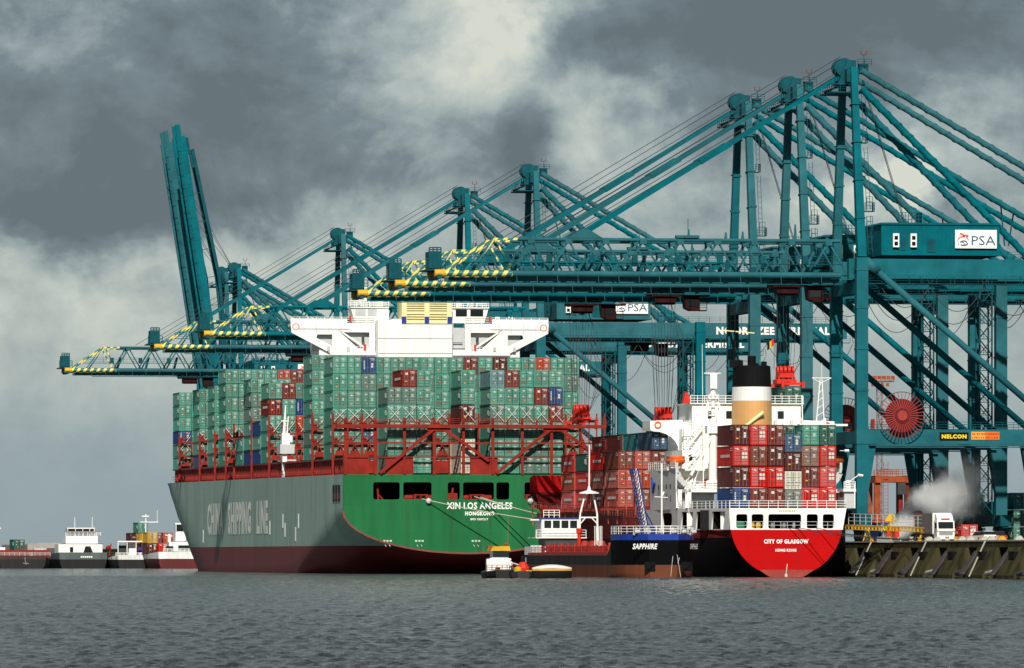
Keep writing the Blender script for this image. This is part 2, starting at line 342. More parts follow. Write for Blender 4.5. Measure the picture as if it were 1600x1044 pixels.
# ---------------------------------------------------------------- water, quay, ground
def water_mat():
    m = bpy.data.materials.new('river_water'); m.use_nodes = True; nt = m.node_tree; N = nt.nodes; L = nt.links
    b = N['Principled BSDF']; b.inputs['Roughness'].default_value = .10; b.inputs['IOR'].default_value = 1.33; b.inputs['Specular IOR Level'].default_value = .5
    tc = N.new('ShaderNodeTexCoord')
    def nz(sx, sy, sc_, det, rough=.6):
        mp = N.new('ShaderNodeMapping'); mp.inputs['Scale'].default_value = (sx, sy, 1); L.new(tc.outputs['Object'], mp.inputs[0])
        n = N.new('ShaderNodeTexNoise'); n.inputs['Scale'].default_value = sc_; n.inputs['Detail'].default_value = det; n.inputs['Roughness'].default_value = rough; L.new(mp.outputs[0], n.inputs['Vector']); return n.outputs[0]
    glint_streaks = nz(1, .10, 1.5, 9, .80)  # light and dark glints of the ripples, painted into the base colour
    cr = N.new('ShaderNodeValToRGB'); L.new(glint_streaks, cr.inputs[0]); e = cr.color_ramp.elements
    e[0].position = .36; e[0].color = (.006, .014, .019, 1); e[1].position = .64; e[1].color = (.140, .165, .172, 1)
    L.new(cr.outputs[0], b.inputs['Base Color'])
    h1 = nz(1, .5, .35, 5); h2 = nz(1, .5, 4.5, 7, .78)
    a = N.new('ShaderNodeMath'); a.operation = 'MULTIPLY_ADD'; L.new(h2, a.inputs[0]); a.inputs[1].default_value = .35; L.new(h1, a.inputs[2])
    bp = N.new('ShaderNodeBump'); bp.inputs['Strength'].default_value = .9; bp.inputs['Distance'].default_value = .9; L.new(a.outputs[0], bp.inputs['Height']); L.new(bp.outputs[0], b.inputs['Normal'])
    return m
def build_water():
    rows = [-300, 0, 60]; y = 90.0
    while y < 1180: rows.append(y); y += y * .0017
    rows += [1200, 1400, 2200, 4000, 9000, 30000]
    ncol = 330; vs = []; fs = []
    rnd = random.Random(3)
    W = []
    for i in range(30):
        lam = .7 * (1.075 ** i) if i % 5 == 0 else .24 * (1.07 ** (i * .8)) * rnd.uniform(.8, 1.2); ang = R(rnd.uniform(-62, 62) + 90 * 0); k = 2 * math.pi / lam
        W.append((k * math.sin(ang), k * math.cos(ang), lam * (.0060 if i % 5 == 0 else .0150) * rnd.uniform(.6, 1.2), rnd.uniform(0, 6.28)))
    import numpy as np
    allv = []
    for j, y in enumerate(rows):
        half = max(18, y * .085) if 60 < y < 1190 else None
        xs = np.concatenate(([-30000, -3000, -400], np.linspace(-(half or 60), (half or 60), ncol), [400, 3000, 30000]))
        z = np.zeros_like(xs)
        if 90 <= y < 1180:
            amp = min(1, (y - 90) / 10) * (1 - sm((y - 1050) / 120))
            for kx, ky, A, ph in W: z[3:-3] += A * np.sin(kx * xs[3:-3] + ky * y + ph + .8 * np.sin(.13 * xs[3:-3] + .05 * y + ph))
            edge = np.minimum(1, (half - np.abs(xs[3:-3])) / 6); z[3:-3] *= amp * edge
        allv.append(np.stack([xs, np.full_like(xs, y), z], 1))
    V = np.concatenate(allv); m = ncol + 6; nr = len(rows)
    idx = np.arange((nr - 1) * m).reshape(nr - 1, m)[:, :-1].ravel()
    F = np.stack([idx, idx + 1, idx + m + 1, idx + m], 1)
    me = bpy.data.meshes.new('water'); me.vertices.add(len(V)); me.vertices.foreach_set('co', V.ravel())
    me.loops.add(F.size); me.loops.foreach_set('vertex_index', F.ravel()); me.polygons.add(len(F)); me.polygons.foreach_set('loop_start', np.arange(0, F.size, 4)); me.polygons.foreach_set('loop_total', np.full(len(F), 4))
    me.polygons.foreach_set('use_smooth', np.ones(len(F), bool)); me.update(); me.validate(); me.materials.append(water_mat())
    o = obj('water', me); tag(o, 'grey green choppy river water', None, None, 'structure')
build_water()

CONC = paint('quay_concrete', (.058, .052, .023), .9, .8, .5, streak=.9, alt=(.010, .010, .009), spec=.1)
CONC2 = paint('quay_concrete_purple', (.060, .050, .055), .9, .4, .6)
CONC3 = paint('pale_concrete', (.42, .40, .35), .85, .3, .8)
ASPH = paint('apron_asphalt', (.055, .055, .052), .9, .3, .15)
def build_quay():
    qx = MB(); qx.add([(0, -500, ZQ), (2500, -500, ZQ), (2500, 6000, ZQ), (0, 6000, ZQ)], [(0, 1, 2, 3)])
    g = qx.build('quay_apron_ground', ASPH); g.location = QUAY.o; g.rotation_euler = (0, 0, TH); tag(g, 'dark asphalt quay apron above the wall', None, None, 'structure')
    w = thing('quay_wall', 'stained olive concrete quay wall leaning out to its foot in the water', 'quay wall', QUAY.o, TH)
    b = MB(); prof = [(-.05, ZQ + .03), (-.05, ZQ - .75), (-.35, ZQ - .75), (-2.3, .5), (-2.3, -2), (1.2, -2), (1.2, ZQ + .03)]
    # buttressed face: stretches of full batter with dark recesses between
    y = -480.0; k = 0
    while y < 500:
        b.prism(prof, y, y + 11.6, 0); b.prism([(1.0, ZQ - .75), (.9, ZQ - .9), (-.9, .4), (-.9, -2), (1.2, -2), (1.2, ZQ - .75)], y + 11.6, y + 18.5, 0)
        b.box(-.05, 1.2, y + 11.6, y + 18.5, ZQ - .75, ZQ + .03); y += 18.5
    b.prism(prof, y, 6000, 0); b.build('wall_face', CONC, w)
    c = MB(); c.box(-.12, .9, -480, 6000, ZQ + .034, ZQ + .22); c.build('coping', CONC3, w)
    y = -480.0; k = 0; rq = random.Random(6)
    while y < 130:
        if -160 < y:
            j = rq.uniform(-1.4, 1.4); wd = rq.uniform(1.5, 2.6); zt = ZQ - rq.uniform(.8, 1.6)
            f = MB(); f.prism([(-.42, zt), (-2.5, .6), (-2.9, .6), (-.75, zt)], y + 9.2 + j, y + 9.2 + j + wd); f.build('fender_panel', CONC2, w)
            p = MB(); p.tube((-1.9, y + 13.6, .9), (-1.9, y + 17.4, .7), .35, 8); p.build('fender_roll', CONC3 if k % 2 else DGREY, w)
            h = MB(); h.box(-1.3, .9, y + 4.2, y + 7.4, ZQ - 2.3, ZQ - 1.3); h.build('mooring_recess', BLACK, w)
            if k % 2 == 0:
                q = MB()
                for dy in (0, .45): q.bar((-.3, y + 6.9 + dy, ZQ + .1), (-2.5, y + 6.9 + dy, .3), .09)
                for i in range(12): t = i / 12; q.bar((lerp(-.3, -2.5, t), y + 6.9, lerp(ZQ, .3, t)), (lerp(-.3, -2.5, t), y + 7.35, lerp(ZQ, .3, t)), .06)
                q.build('ladder', CONC3, w)
        y += 18.5; k += 1
build_quay()

# ---------------------------------------------------------------- quay cranes
D0 = 1070.0
def z_(Z): return Z - ZQ
def hinge_part(me_mb, name, mats, parent, smooth=False):
    """part whose origin is the boom hinge, so that a raised boom is the same part turned up"""
    hz = Vector((-2.0, 0, z_(44.0))); me_mb.v = [tuple(Vector(v) - hz) for v in me_mb.v]
    return me_mb.build(name, mats, parent, smooth, hz)
def build_crane():
    root = thing('gantry_crane', 'x', 'crane', (0, 0, 0), TH, 'ship to shore gantry cranes along the quay')
    Z = z_
    NF, FF = 0.0, 18.5; SPAN = 30.0
    # legs with flared feet
    for y in (NF, FF):
        for x, sgn in ((0, 1), (SPAN, -1)):
            m = MB(); m.box(x - .85, x + .85, y - .8, y + .8, Z(21.4), Z(46.4))
            xo = x - sgn * .85
            m.prism([(xo, Z(19.3)), (xo, Z(7.5)), (xo + sgn * 1.7, Z(7.5)), (xo + sgn * 1.75, Z(12.5)), (xo + sgn * 2.9, Z(19.3))], y - .8, y + .8)
            for zz in (27, 33, 39, 44.5): m.box(x - .93, x + .93, y - .88, y + .88, Z(zz), Z(zz) + .22)
            m.build('leg', TEAL, root)
        s = MB(); s.box(-.9, SPAN + .9, y - .9, y + .9, Z(19.3), Z(21.4)); s.box(.9, SPAN - .9, y - 1.35, y - .9, Z(19.05), Z(19.2))
        s.build('sill_beam', TEAL, root)
        r = MB(); r.rail([(1.2, y - .85, Z(21.4)), (SPAN - 1, y - .85, Z(21.4))], 1.1, .035, 1.6); r.build('railing', TEAL_D, root)
        d = MB(); d.tube((1.0, y, Z(45.6)), (SPAN - .6, y, Z(21.6)), .48, 12); d.bar((.6, y, Z(45.9)), (2.4, y, Z(44.4)), 1.3, 1.3); d.build('diagonal_brace', TEAL, root, True)
    for x in (0, SPAN):
        for k, (z0, z1, w) in enumerate(((9.2, 11.3, .75), (41.2, 43.0, .7), (19.4, 21.2, .7))):
            m = MB(); m.box(x - w, x + w, NF + .8, FF - .8, Z(z0), Z(z1)); m.build('cross_beam', TEAL, root)
        bg = MB(); bg.box(x - .8, x + .8, NF - 3.4, FF + 3.4, Z(7.5), Z(9.2))
        for y in (NF, FF):
            for dy in (-2.2, 2.2): bg.prism([(y + dy - 1.9, Z(6.6)), (y + dy + 1.9, Z(6.6)), (y + dy + .8, Z(7.6)), (y + dy - .8, Z(7.6))], x - .45, x + .45, 0, 'x')
        bg.build('bogie', TEAL_D, root)
        for y in (NF, FF):
            for dy in (-2.2, 2.2):
                wh = MB(); wh.box(x - .35, x + .35, y + dy - 1.7, y + dy + 1.7, Z(5.5), Z(6.6))
                for e in (-1.3, -.45, .45, 1.3): wh.tube((x - .25, y + dy + e, Z(5.35)), (x + .25, y + dy + e, Z(5.35)), .40, 12)
                wh.build('wheel_truck', DGREY, root)
    # masts leaning together
    for y0, y1 in ((NF, 5.8), (FF, 13.4)):
        m = MB(); m.bar((0, y0, Z(46.4)), (0, y1, Z(74.4)), 1.25, 1.5, 0, .95, 1.1)
        for t in (.2, .4, .6, .8): c = Vector((0, lerp(y0, y1, t), Z(lerp(46.4, 74.4, t)))); m.bar(c, c + Vector((0, (y1 - y0) * .006, .2)), 1.4, 1.6)
        m.build('mast', TEAL, root)
    lad = MB()
    for t0, t1 in ((0.02, .22), (.25, .58), (.62, .93)):
        p = Vector((1.05, lerp(NF, 5.8, t0), Z(lerp(46.4, 74.4, t0)))); q = Vector((1.05, lerp(NF, 5.8, t1), Z(lerp(46.4, 74.4, t1))))
        for dx in (0, .55): lad.bar(p + Vector((dx, 0, 0)), q + Vector((dx, 0, 0)), .07)
        n = int((q - p).length / .8)
        for i in range(n): c = p.lerp(q, i / n); lad.bar(c, c + Vector((.55, 0, 0)), .05)
    lad.build('ladder', TEAL_D, root)
    for t, w in ((.24, 1.5), (.60, .9)):
        pf = MB(); c = Vector((0, lerp(NF, 5.8, t), Z(lerp(46.4, 74.4, t)))); pf.box(.6, .6 + w, c.y - .9, c.y + .9, c.z, c.z + .1)
        pf.rail([(.65, c.y - .85, c.z + .1), (.55 + w, c.y - .85, c.z + .1), (.55 + w, c.y + .85, c.z + .1)], 1.2, .05, .8)
        if t < .3:
            for zz in (0, 1.2, 2.4): pf.rail([(1.0, c.y - .3, c.z - zz * 2.4), (1.9, c.y - .3, c.z - zz * 2.4)], 2.2, .04, 1.0)
        pf.build('rest_platform', TEAL_D, root)
    # head
    hd = MB()
    for y in (8.2, 9.5, 10.8): hd.tube((-.9, y - .3, Z(74.6)), (-.9, y + .3, Z(74.6)), 1.35, 18)
    hd.box(-1.0, .8, 5.6, 13.6, Z(72.3), Z(74.2)); hd.prism([(-.6, Z(75.6)), (.7, Z(75.6)), (.8, Z(72)), (-2.0, Z(72))], 7.4, 12.0)
    hd.bar((-.4, 9.6, Z(72.4)), (-3.6, 9.6, Z(70.9)), .35, .35)
    hd.build('head_sheaves', TEAL_D, root)
    pl = MB(); pl.box(-3.4, 1.4, 5.4, 13.8, Z(70.7), Z(70.9)); pl.rail([(-3.3, 5.5, Z(70.9)), (-.7, 5.5, Z(70.9))], 1.1, .04, 1.0); pl.rail([(-3.3, 5.5, Z(70.9)), (-3.3, 13.7, Z(70.9))], 1.1, .04, 1.5)
    pl.box(.9, 2.2, 5.6, 7.0, Z(73.5), Z(75.0)); pl.rail([(.5, 5.2, Z(74.6)), (2.6, 5.2, Z(74.6))], 1.0, .04, .7); pl.bar((1.6, 6, Z(75)), (1.6, 6, Z(76.3)), .08); pl.bar((1.2, 6, Z(76.3)), (2.0, 6, Z(76.3)), .07)
    pl.rail([(-2.8, 5.3, Z(73.4)), (-2.4, 5.3, Z(73.4))], 2.2, .05, .4)
    pl.build('head_platform', TEAL_D, root)
    ap = MB()
    for x in (1.2, 2.0): ap.bar((x, 6, Z(76.3)), (x, 6, Z(76.9)), .11)
    ap.build('warning_lamp', REDD, root)
    # stays
    for ys, ye in ((4.9, 2.2), (14.2, 14.0)):
        m = MB(); m.strake((1.0, ys, Z(73.9)), (48, ye, Z(46.5)), .44); m.build('back_stay', TEAL, root, True)
        m = MB(); m.strake((1.0, ys, Z(71.3)), (25.5, ye, Z(46.5)), .50); m.bar((24.8, ye, Z(46.3)), (25.6, ye, Z(47.6)), 1.1, 1.1); m.build('back_stay', TEAL, root, True)
    tr = MB(); tr.bar((31, 4.4, Z(56.4)), (31.6, 4.4, Z(50.2)), .2); tr.bar((33, 4.4, Z(55.3)), (32.2, 4.4, Z(50.2)), .2); tr.build('stay_strut', TEAL_D, root)
    hs = MB()
    for dy in (-.4, .4): hs.bar((2, 9 + dy, Z(72.8)), (8.6, 9 + dy, Z(51)), .09)
    hs.build('hoist_rope', WIRE, root)
    # girders landward
    for y in (1.95, 13.5):
        m = MB(); m.box(-1.6, 58, y - .65, y + .65, Z(43.4), Z(46.3))
        for k in range(19): m.box(1 + k * 3.1, 1.12 + k * 3.1, y - .69, y + .69, Z(43.4), Z(46.3))
        m.build('main_girder', TEAL, root)
    m = MB()
    for x in (2.5, 12, 21.5, 33, 45, 57): m.box(x - .4, x + .4, 2.6, 12.85, Z(44), Z(45.8))
    m.box(-1.5, 58, 5.9, 6.5, Z(42.95), Z(43.38)); m.box(-1.5, 58, 12.0, 12.6, Z(42.95), Z(43.38)); m.build('girder_ties', TEAL_D, root)
    wk = MB(); wk.box(1, 58.4, .2, 1.25, Z(42.6), Z(42.72)); wk.rail([(1, .25, Z(42.7)), (58.4, .25, Z(42.7))], 1.1, .035, 2.0); wk.rail([(22, 1.4, Z(46.3)), (58, 1.4, Z(46.3))], 1.1, .035, 2.0)
    for k in range(12): wk.bar((4 + k * 5, .4, Z(42.6)), (4 + k * 5, 1.25, Z(43.8)), .1)
    wk.build('walkway', TEAL_D, root)
    fc = MB(); x = 3.0; k = 0
    while x < 55:
        w = 7.4 + (k % 3) * .7; dp = 3.2 + (k % 4) * .55; pr = None
        for i in range(11):
            t = i / 10; c = Vector((x + w * t, 1.0, Z(42.4) - dp * (1 - (2 * t - 1) ** 2)))
            if pr is not None: fc.bar(pr, c, .10)
            pr = c
        fc.bar((x, 1.0, Z(42.4)), (x + .5, 1.0, Z(43.6)), .12); fc.bar((x, 1.0, Z(42.4)), (x - .5, 1.0, Z(43.6)), .12)
        x += w; k += 1
    fc.build('festoon_cable', WIRE, root)
    # machinery house
    hm = MB(); hm.box(3.3, 20.9, 1.6, 17.0, Z(47.2), Z(51.3))
    for k in range(30): hm.box(3.6 + k * .58, 3.68 + k * .58, 1.55, 1.6, Z(47.5), Z(51.1))
    hm.prism([(3.1, Z(51.3)), (21.1, Z(51.3)), (20.9, Z(51.6)), (3.3, Z(51.6))], 1.4, 17.2)
    hm.box(3.3, 21.2, 1.45, 17.4, Z(46.85), Z(47.2))
    house = hm.build('machinery_house', TEAL, root)
    dr = MB(); dr.box(10.1, 11.3, 1.5, 1.56, Z(47.3), Z(49.3)); dr.box(6.2, 6.9, 1.48, 1.54, Z(47.6), Z(49.4)); dr.build('door', TEAL_D, house)
    for x in (5.4, 8.0):
        ac = MB(); ac.box(x - .45, x + .45, 1.1, 1.54, Z(48.0), Z(50.0)); ac.box(x - .26, x + .26, 1.05, 1.1, Z(48.25), Z(48.8), 1); ac.box(x - .26, x + .26, 1.05, 1.1, Z(49.1), Z(49.65), 1); ac.build('air_conditioner', [WHITE2, BLACK], house)
    rf = MB(); rf.rail([(6, 2.2, Z(51.6)), (9.4, 2.2, Z(51.6)), (9.4, 6, Z(51.6))], 1.5, .05, .45); rf.build('roof_cage', TEAL_D, house)
    sg = MB(); sg.box(14.2, 20.4, 1.22, 1.36, Z(47.9), Z(50.6)); sign = sg.build('company_sign', WHITE2, house)
    NAVY = paint('navy_letters', (.02, .10, .17), .5, 0); CORAL = paint('coral_emblem', (.85, .10, .06), .5, 0)
    t_ = text('lettering', 'PSA', 3.55, 1.35, NAVY, sign, (18.42, 1.16, Z(48.38)), bold=-.004)
    em = MB()   # emblem: swooping coral strokes over a dark looped ribbon
    def arc(cx, cz, rx, rz, a0, a1, w0, w1, mi, n=14):
        for i in range(n):
            t0, t1 = R(lerp(a0, a1, i / n)), R(lerp(a0, a1, (i + 1) / n)); w = lerp(w0, w1, i / n)
            em.bar((cx + rx * math.cos(t0), 1.17, cz + rz * math.sin(t0)), (cx + rx * math.cos(t1), 1.17, cz + rz * math.sin(t1)), .04, w, mi)
    arc(14.95, Z(49.3), .62, .75, 95, 25, .22, .2, 1); arc(15.5, Z(49.0), .95, .62, 185, 80, .06, .2, 1); arc(15.75, Z(49.6), .45, .17, 150, 30, .2, .26, 1); arc(15.55, Z(49.0), .62, .62, 60, -10, .18, .08, 1)
    arc(15.45, Z(48.65), .5, .34, 160, 20, .12, .16, 0); arc(15.45, Z(48.75), .62, .42, 225, 350, .14, .18, 0); arc(15.0, Z(49.1), .42, .9, 160, 230, .06, .12, 0); arc(15.0, Z(48.1), .7, .75, 100, 30, .10, .08, 0)
    em.build('emblem', [NAVY, CORAL], sign)
    bt = text('girder_lettering', 'NOORDZEE TERMINAL', 21.5, 1.5, WHITE2, root, (44.0, 1.18, Z(44.1)), bold=.05)
    # stair tower by the near landside leg
    st = MB(); x0 = SPAN - 3.3
    for x in (x0, x0 + 1.9):
        for y in (NF - .2, NF + 2.4): st.bar((x, y, Z(9.4)), (x, y, Z(43.3)), .22)
    k = 0; zz = 9.6
    while zz < 42:
        st.bar((x0 + (0 if k % 2 else 1.9), .2, Z(zz)), (x0 + (1.9 if k % 2 else 0), .2, Z(zz + 2.3)), .5, .12); st.box(x0 - .1, x0 + 2, -.2, 2.4, Z(zz + 2.3), Z(zz + 2.36)); st.rail([(x0, -.2, Z(zz + 2.3)), (x0 + 1.9, -.2, Z(zz + 2.3))], 1.0, .03, .6)
        st.bar((x0, -.2, Z(zz)), (x0 + 1.9, -.2, Z(zz + 2.3)), .1); st.bar((x0, 2.4, Z(zz + 2.3)), (x0 + 1.9, 2.4, Z(zz)), .1); zz += 2.4; k += 1
    st.build('stair_tower', TEAL_D, root)
    # cable reel
    rc = Vector((5.6, -1.9, Z(23.4)))
    rl = MB(); rl.tube(rc + Vector((0, .0, 0)), rc + Vector((0, .35, 0)), 2.45, 32, 1); rl.tube(rc + Vector((0, -.45, 0)), rc, .75, 16, 0); rl.tube(rc + Vector((0, -.3, 0)), rc, 1.1, 16, 1)
    for k in range(36):
        t = 2 * math.pi * k / 36; d = Vector((math.cos(t), 0, math.sin(t)))
        rl.bar(rc + d * .7 + Vector((0, -.16, 0)), rc + d * 2.4 + Vector((0, -.06, 0)), .10, .13, 0); rl.bar(rc + d * 2.4, rc + d * 3.5, .07, .10, 0)
        t2 = 2 * math.pi * (k + 1) / 36; d2 = Vector((math.cos(t2), 0, math.sin(t2))); rl.bar(rc + d * 3.45, rc + d2 * 3.45, .10, .10, 2)
    rl.bar(rc + Vector((0, .35, 0)), rc + Vector((0, 1.3, 0)), .9, .9, 2)
    rl.build('cable_reel', [paint('reel_spoke_red', (.36, .035, .03), .5, .2, .6), paint('reel_drum_red', (.10, .008, .010), .6, .3, .8), DGREY], root)
    lg = MB(); x = 3.0; lg.box(1.2, 1.75, -1.1, -.95, Z(21.5), Z(22.9)); lg.build('control_box', REDD, root)
    # boom
    if True:
        mb = MB(); X0, X1 = -61.6, -2.0; yn, yf = 5.6, 12.9; top0, top1 = -53.2, -2.4
        for y in (yn, yf):
            mb.tube((-50.5, y, Z(44)), (X1, y, Z(44)), .46, 12); mb.tube((-49.7, y, Z(49)), (X1, y, Z(49)), .28, 10)
            nb = 9; step = (X1 + 1.0 + 50.5) / nb; b0 = -50.5
            for k in range(nb):
                a = b0 + k * step
                if k > 0: mb.bar((a - step / 2 + step / 2, y, Z(44.2)), (a + step / 2, y, Z(48.9)), .30, .30)
                else: mb.bar((a, y, Z(44.2)), (a + step / 2, y, Z(48.9)), .30, .30)
                mb.bar((a + step / 2, y, Z(48.9)), (a + step, y, Z(44.2)), .24, .24)
                mb.box(a + step / 2 - .5, a + step / 2 + .5, y - .3, y + .3, Z(48.35), Z(49.15))
        for k in range(10): a = -50.5 + k * 5.4; mb.bar((a, yn, Z(44)), (a, yf, Z(44)), .35); mb.bar((a + 2.7, yn, Z(49)), (a + 2.7, yf, Z(49)), .25); mb.bar((a, yn, Z(44)), (a + 5.4, yf, Z(44)), .18)
        mb.prism([(-42.5, Z(49.2)), (-37.2, Z(49.2)), (-39.3, Z(50.5)), (-40.4, Z(50.5))], yn - .3, yn + .3); mb.prism([(-42.5, Z(49.2)), (-37.2, Z(49.2)), (-39.3, Z(50.5)), (-40.4, Z(50.5))], yf - .3, yf + .3)
        mb.bar((-39.9, yn, Z(50)), (-39.9, yf, Z(50)), .7)
        for y in (7.2, 11.3): mb.box(X0 + 2, X1, y - .3, y + .3, Z(42.95), Z(43.45))
        for x, h in ((-24.5, 1.6), (-19, 1.2), (-16.5, 1.3), (-8.7, 2.4)): mb.bar((x, yn, Z(49)), (x, yn, Z(49 + h)), .45, .45, 0, .2, .2)
        mb.box(-26.4, -23.0, yn - .5, yn + .8, Z(49.3), Z(49.7)); mb.bar((-24.6, yn, Z(50.5)), (-24.6, yn, Z(52.1)), .1)
        boom = hinge_part(mb, 'boom', TEAL, root, False)
        hz = Vector((-2.0, 0, Z(44)))
        tp = MB()
        for y in (yn, yf):
            tp.tube((-60.4, y, Z(44)), (-50.5, y, Z(44)), .46, 12); tp.bar((-60.0, y, Z(44.4)), (-53.2, y, Z(49)), .32); tp.bar((-53.2, y, Z(49)), (-49.7, y, Z(49)), .32)
            tp.bar((-56.6, y, Z(44.3)), (-53.2, y, Z(48.9)), .25); tp.bar((-53.0, y, Z(48.9)), (-50.4, y, Z(44.3)), .25)
        tp.v = [tuple(Vector(v) - hz) for v in tp.v]; tp.build('striped_boom_end', MATS['yellow_teal_stripes'], boom)
        tc = MB()
        for y in (yn, yf): tc.tube((-61.9, y, Z(44)), (-60.35, y, Z(44)), .56, 12)
        tc.v = [tuple(Vector(v) - hz) for v in tc.v]; tc.build('yellow_buffer', YEL, boom)
        cg = MB(); cg.box(-61.6, -60.9, 5.0, 14.0, Z(43.2), Z(43.8)); cg.box(-62.4, -60.5, 8.0, 11.5, Z(44.6), Z(47.2)); cg.box(-63.0, -60.2, 6.2, 13.2, Z(44.4), Z(44.6))
        cg.rail([(-63.0, 6.2, Z(44.6)), (-60.2, 6.2, Z(44.6))], 1.5, .07, .7); cg.rail([(-62.3, 8.1, Z(46.9)), (-60.6, 8.1, Z(46.9))], .9, .1, .5)
        cg.v = [tuple(Vector(v) - hz) for v in cg.v]; cg.build('tip_platform', TEAL_D, boom)
        wy = MB(); wy.box(-58, -2, 4.0, 5.0, Z(45.5), Z(45.6)); wy.rail([(-58, 4.05, Z(45.6)), (-2, 4.05, Z(45.6))], 1.1, .035, 2.2); wy.bar((-56, 4.3, Z(42.6)), (-2, 4.3, Z(42.6)), .14)
        for k in range(19): wy.bar((-56 + k * 3, 4.3, Z(42.6)), (-56 + k * 3, 4.8, Z(43.9)), .09)
        for k in range(8): wy.box(-52 + k * 6.3, -51.2 + k * 6.3, 3.9, 4.4, Z(45.6), Z(46.7)); wy.bar((-50 + k * 6.3, 9.2, Z(44)), (-49.2 + k * 6.3, 9.2, Z(47)), .5)
        wy.v = [tuple(Vector(v) - hz) for v in wy.v]; wy.build('boom_walkway', TEAL_D, boom)
        fs = MB()
        for y in (8.6, 10.6): fs.bar((-1.2, y, Z(73.4)), (-39.7, lerp(y, (yn if y < 9 else yf), .8), Z(50.0)), .36, .60); fs.bar((-18, lerp(y, yn if y < 9 else yf, .37), Z(63.2)), (-22.5, lerp(y, yn if y < 9 else yf, .47), Z(60.5)), .5, .85)
        fs.build('fore_stay', TEAL, root)
        rp = MB()
        for j, (dz, xe) in enumerate(((1.3, -46), (.4, -44), (-.9, -42.5), (-1.6, -41.5))): rp.bar((-1.6, 7.5 + j, Z(74.8 + dz)), (xe, 8 + j * .8, Z(49.6)), .10)
        rp.build('boom_hoist_rope', WIRE, root)
    return root
def build_trolley():
    t = thing('trolley', None, None)
    m = MB(); m.box(-2.2, 2.2, 6.5, 12.0, z_(42.3), z_(42.9)); m.box(-1.6, 1.6, 6.9, 9.0, z_(41.4), z_(42.2)); m.box(-1.2, 1.9, 9.4, 11.6, z_(41.2), z_(42.2))
    for x in (-2.4, 2.4): m.box(x - .5, x + .5, 6.9, 7.5, z_(42.5), z_(43.0))
    m.rail([(-2.2, 6.4, z_(42.3)), (2.2, 6.4, z_(42.3))], 1.1, .05, 1.0)
    me = m.mesh('trolley', TROLL)
    c = MB(); c.prism([(3.2, z_(40.6)), (3.0, z_(42.4)), (5.3, z_(42.4)), (5.3, z_(40.2)), (4.0, z_(40.2))], 7.6, 10.2, 0); c.box(3.4, 5.0, 7.53, 7.6, z_(40.9), z_(41.8), 1); c.box(3.0, 6.9, 7.3, 10.6, z_(42.4), z_(42.6))
    c.rail([(5.3, 7.4, z_(40.3)), (6.4, 7.4, z_(40.3))], 1.1, .05, .6); c.box(5.3, 6.4, 7.3, 9, z_(40.15), z_(40.3))
    me2 = c.mesh('operator_cabin', [TROLL, GLASS]); bpy.data.objects.remove(t)
    return me, me2
ME_TROL, ME_CAB = build_trolley()
def build_spreader():
    r = thing('container_spreader', 'x', 'spreader', (0, 0, 0), TH, 'red spreaders hanging from the cranes')
    f = MB(); f.box(-.5, .5, -5.9, 5.9, .1, .55); f.box(-1.2, 1.2, -6.1, -5.7, 0, .4); f.box(-1.2, 1.2, 5.7, 6.1, 0, .4)
    for sx in (-1, 1):
        for sy in (-1, 1): f.box(sx * 1.5 - .2, sx * 1.5 + .2, sy * 6.0 - .2, sy * 6.0 + .2, -.35, .45); f.bar((sx * 1.2, sy * 5.9, .25), (sx * 1.6, sy * 5.9, .25), .2)
    f.box(-1.5, 1.4, -1.7, 1.7, .3, .95); f.build('spreader_frame', RED, r)
    h = MB(); h.box(-1.1, 1.1, -1.6, 1.6, 1.2, 1.9)
    for sx in (-.9, -.3, .3, .9):
        for sy in (-1.2, 1.2): h.tube((sx - .16, sy, 2.3), (sx + .16, sy, 2.3), .62, 12); h.bar((sx * 1.2, sy, .9), (sx * 1.2, sy, 1.4), .3)
    h.build('head_block', RED, r)
    return r
CR = []   # (ratio, label)
CRANES = [(1.0, 'nearest and tallest teal crane, its house over the reel and the yellow maker sign'),
          (1.038, 'second teal crane from the front, its yellow boom end between two others'),
          (1.0765, 'third teal crane, the lowest of the three long booms above the white bridge'),
          (1.271, 'teal crane whose mast rises over the white wing of the green ship'),
          (1.350, 'teal crane just beyond the one over the white wing, middle of five small masts'),
          (1.520, 'distant teal crane with the lowest boom, reaching far out to open sky'),
          (1.70, 'teal crane with raised boom, the nearer of the upright pair'),
          (1.725, 'teal crane with raised boom, the farther and left of the upright pair')]
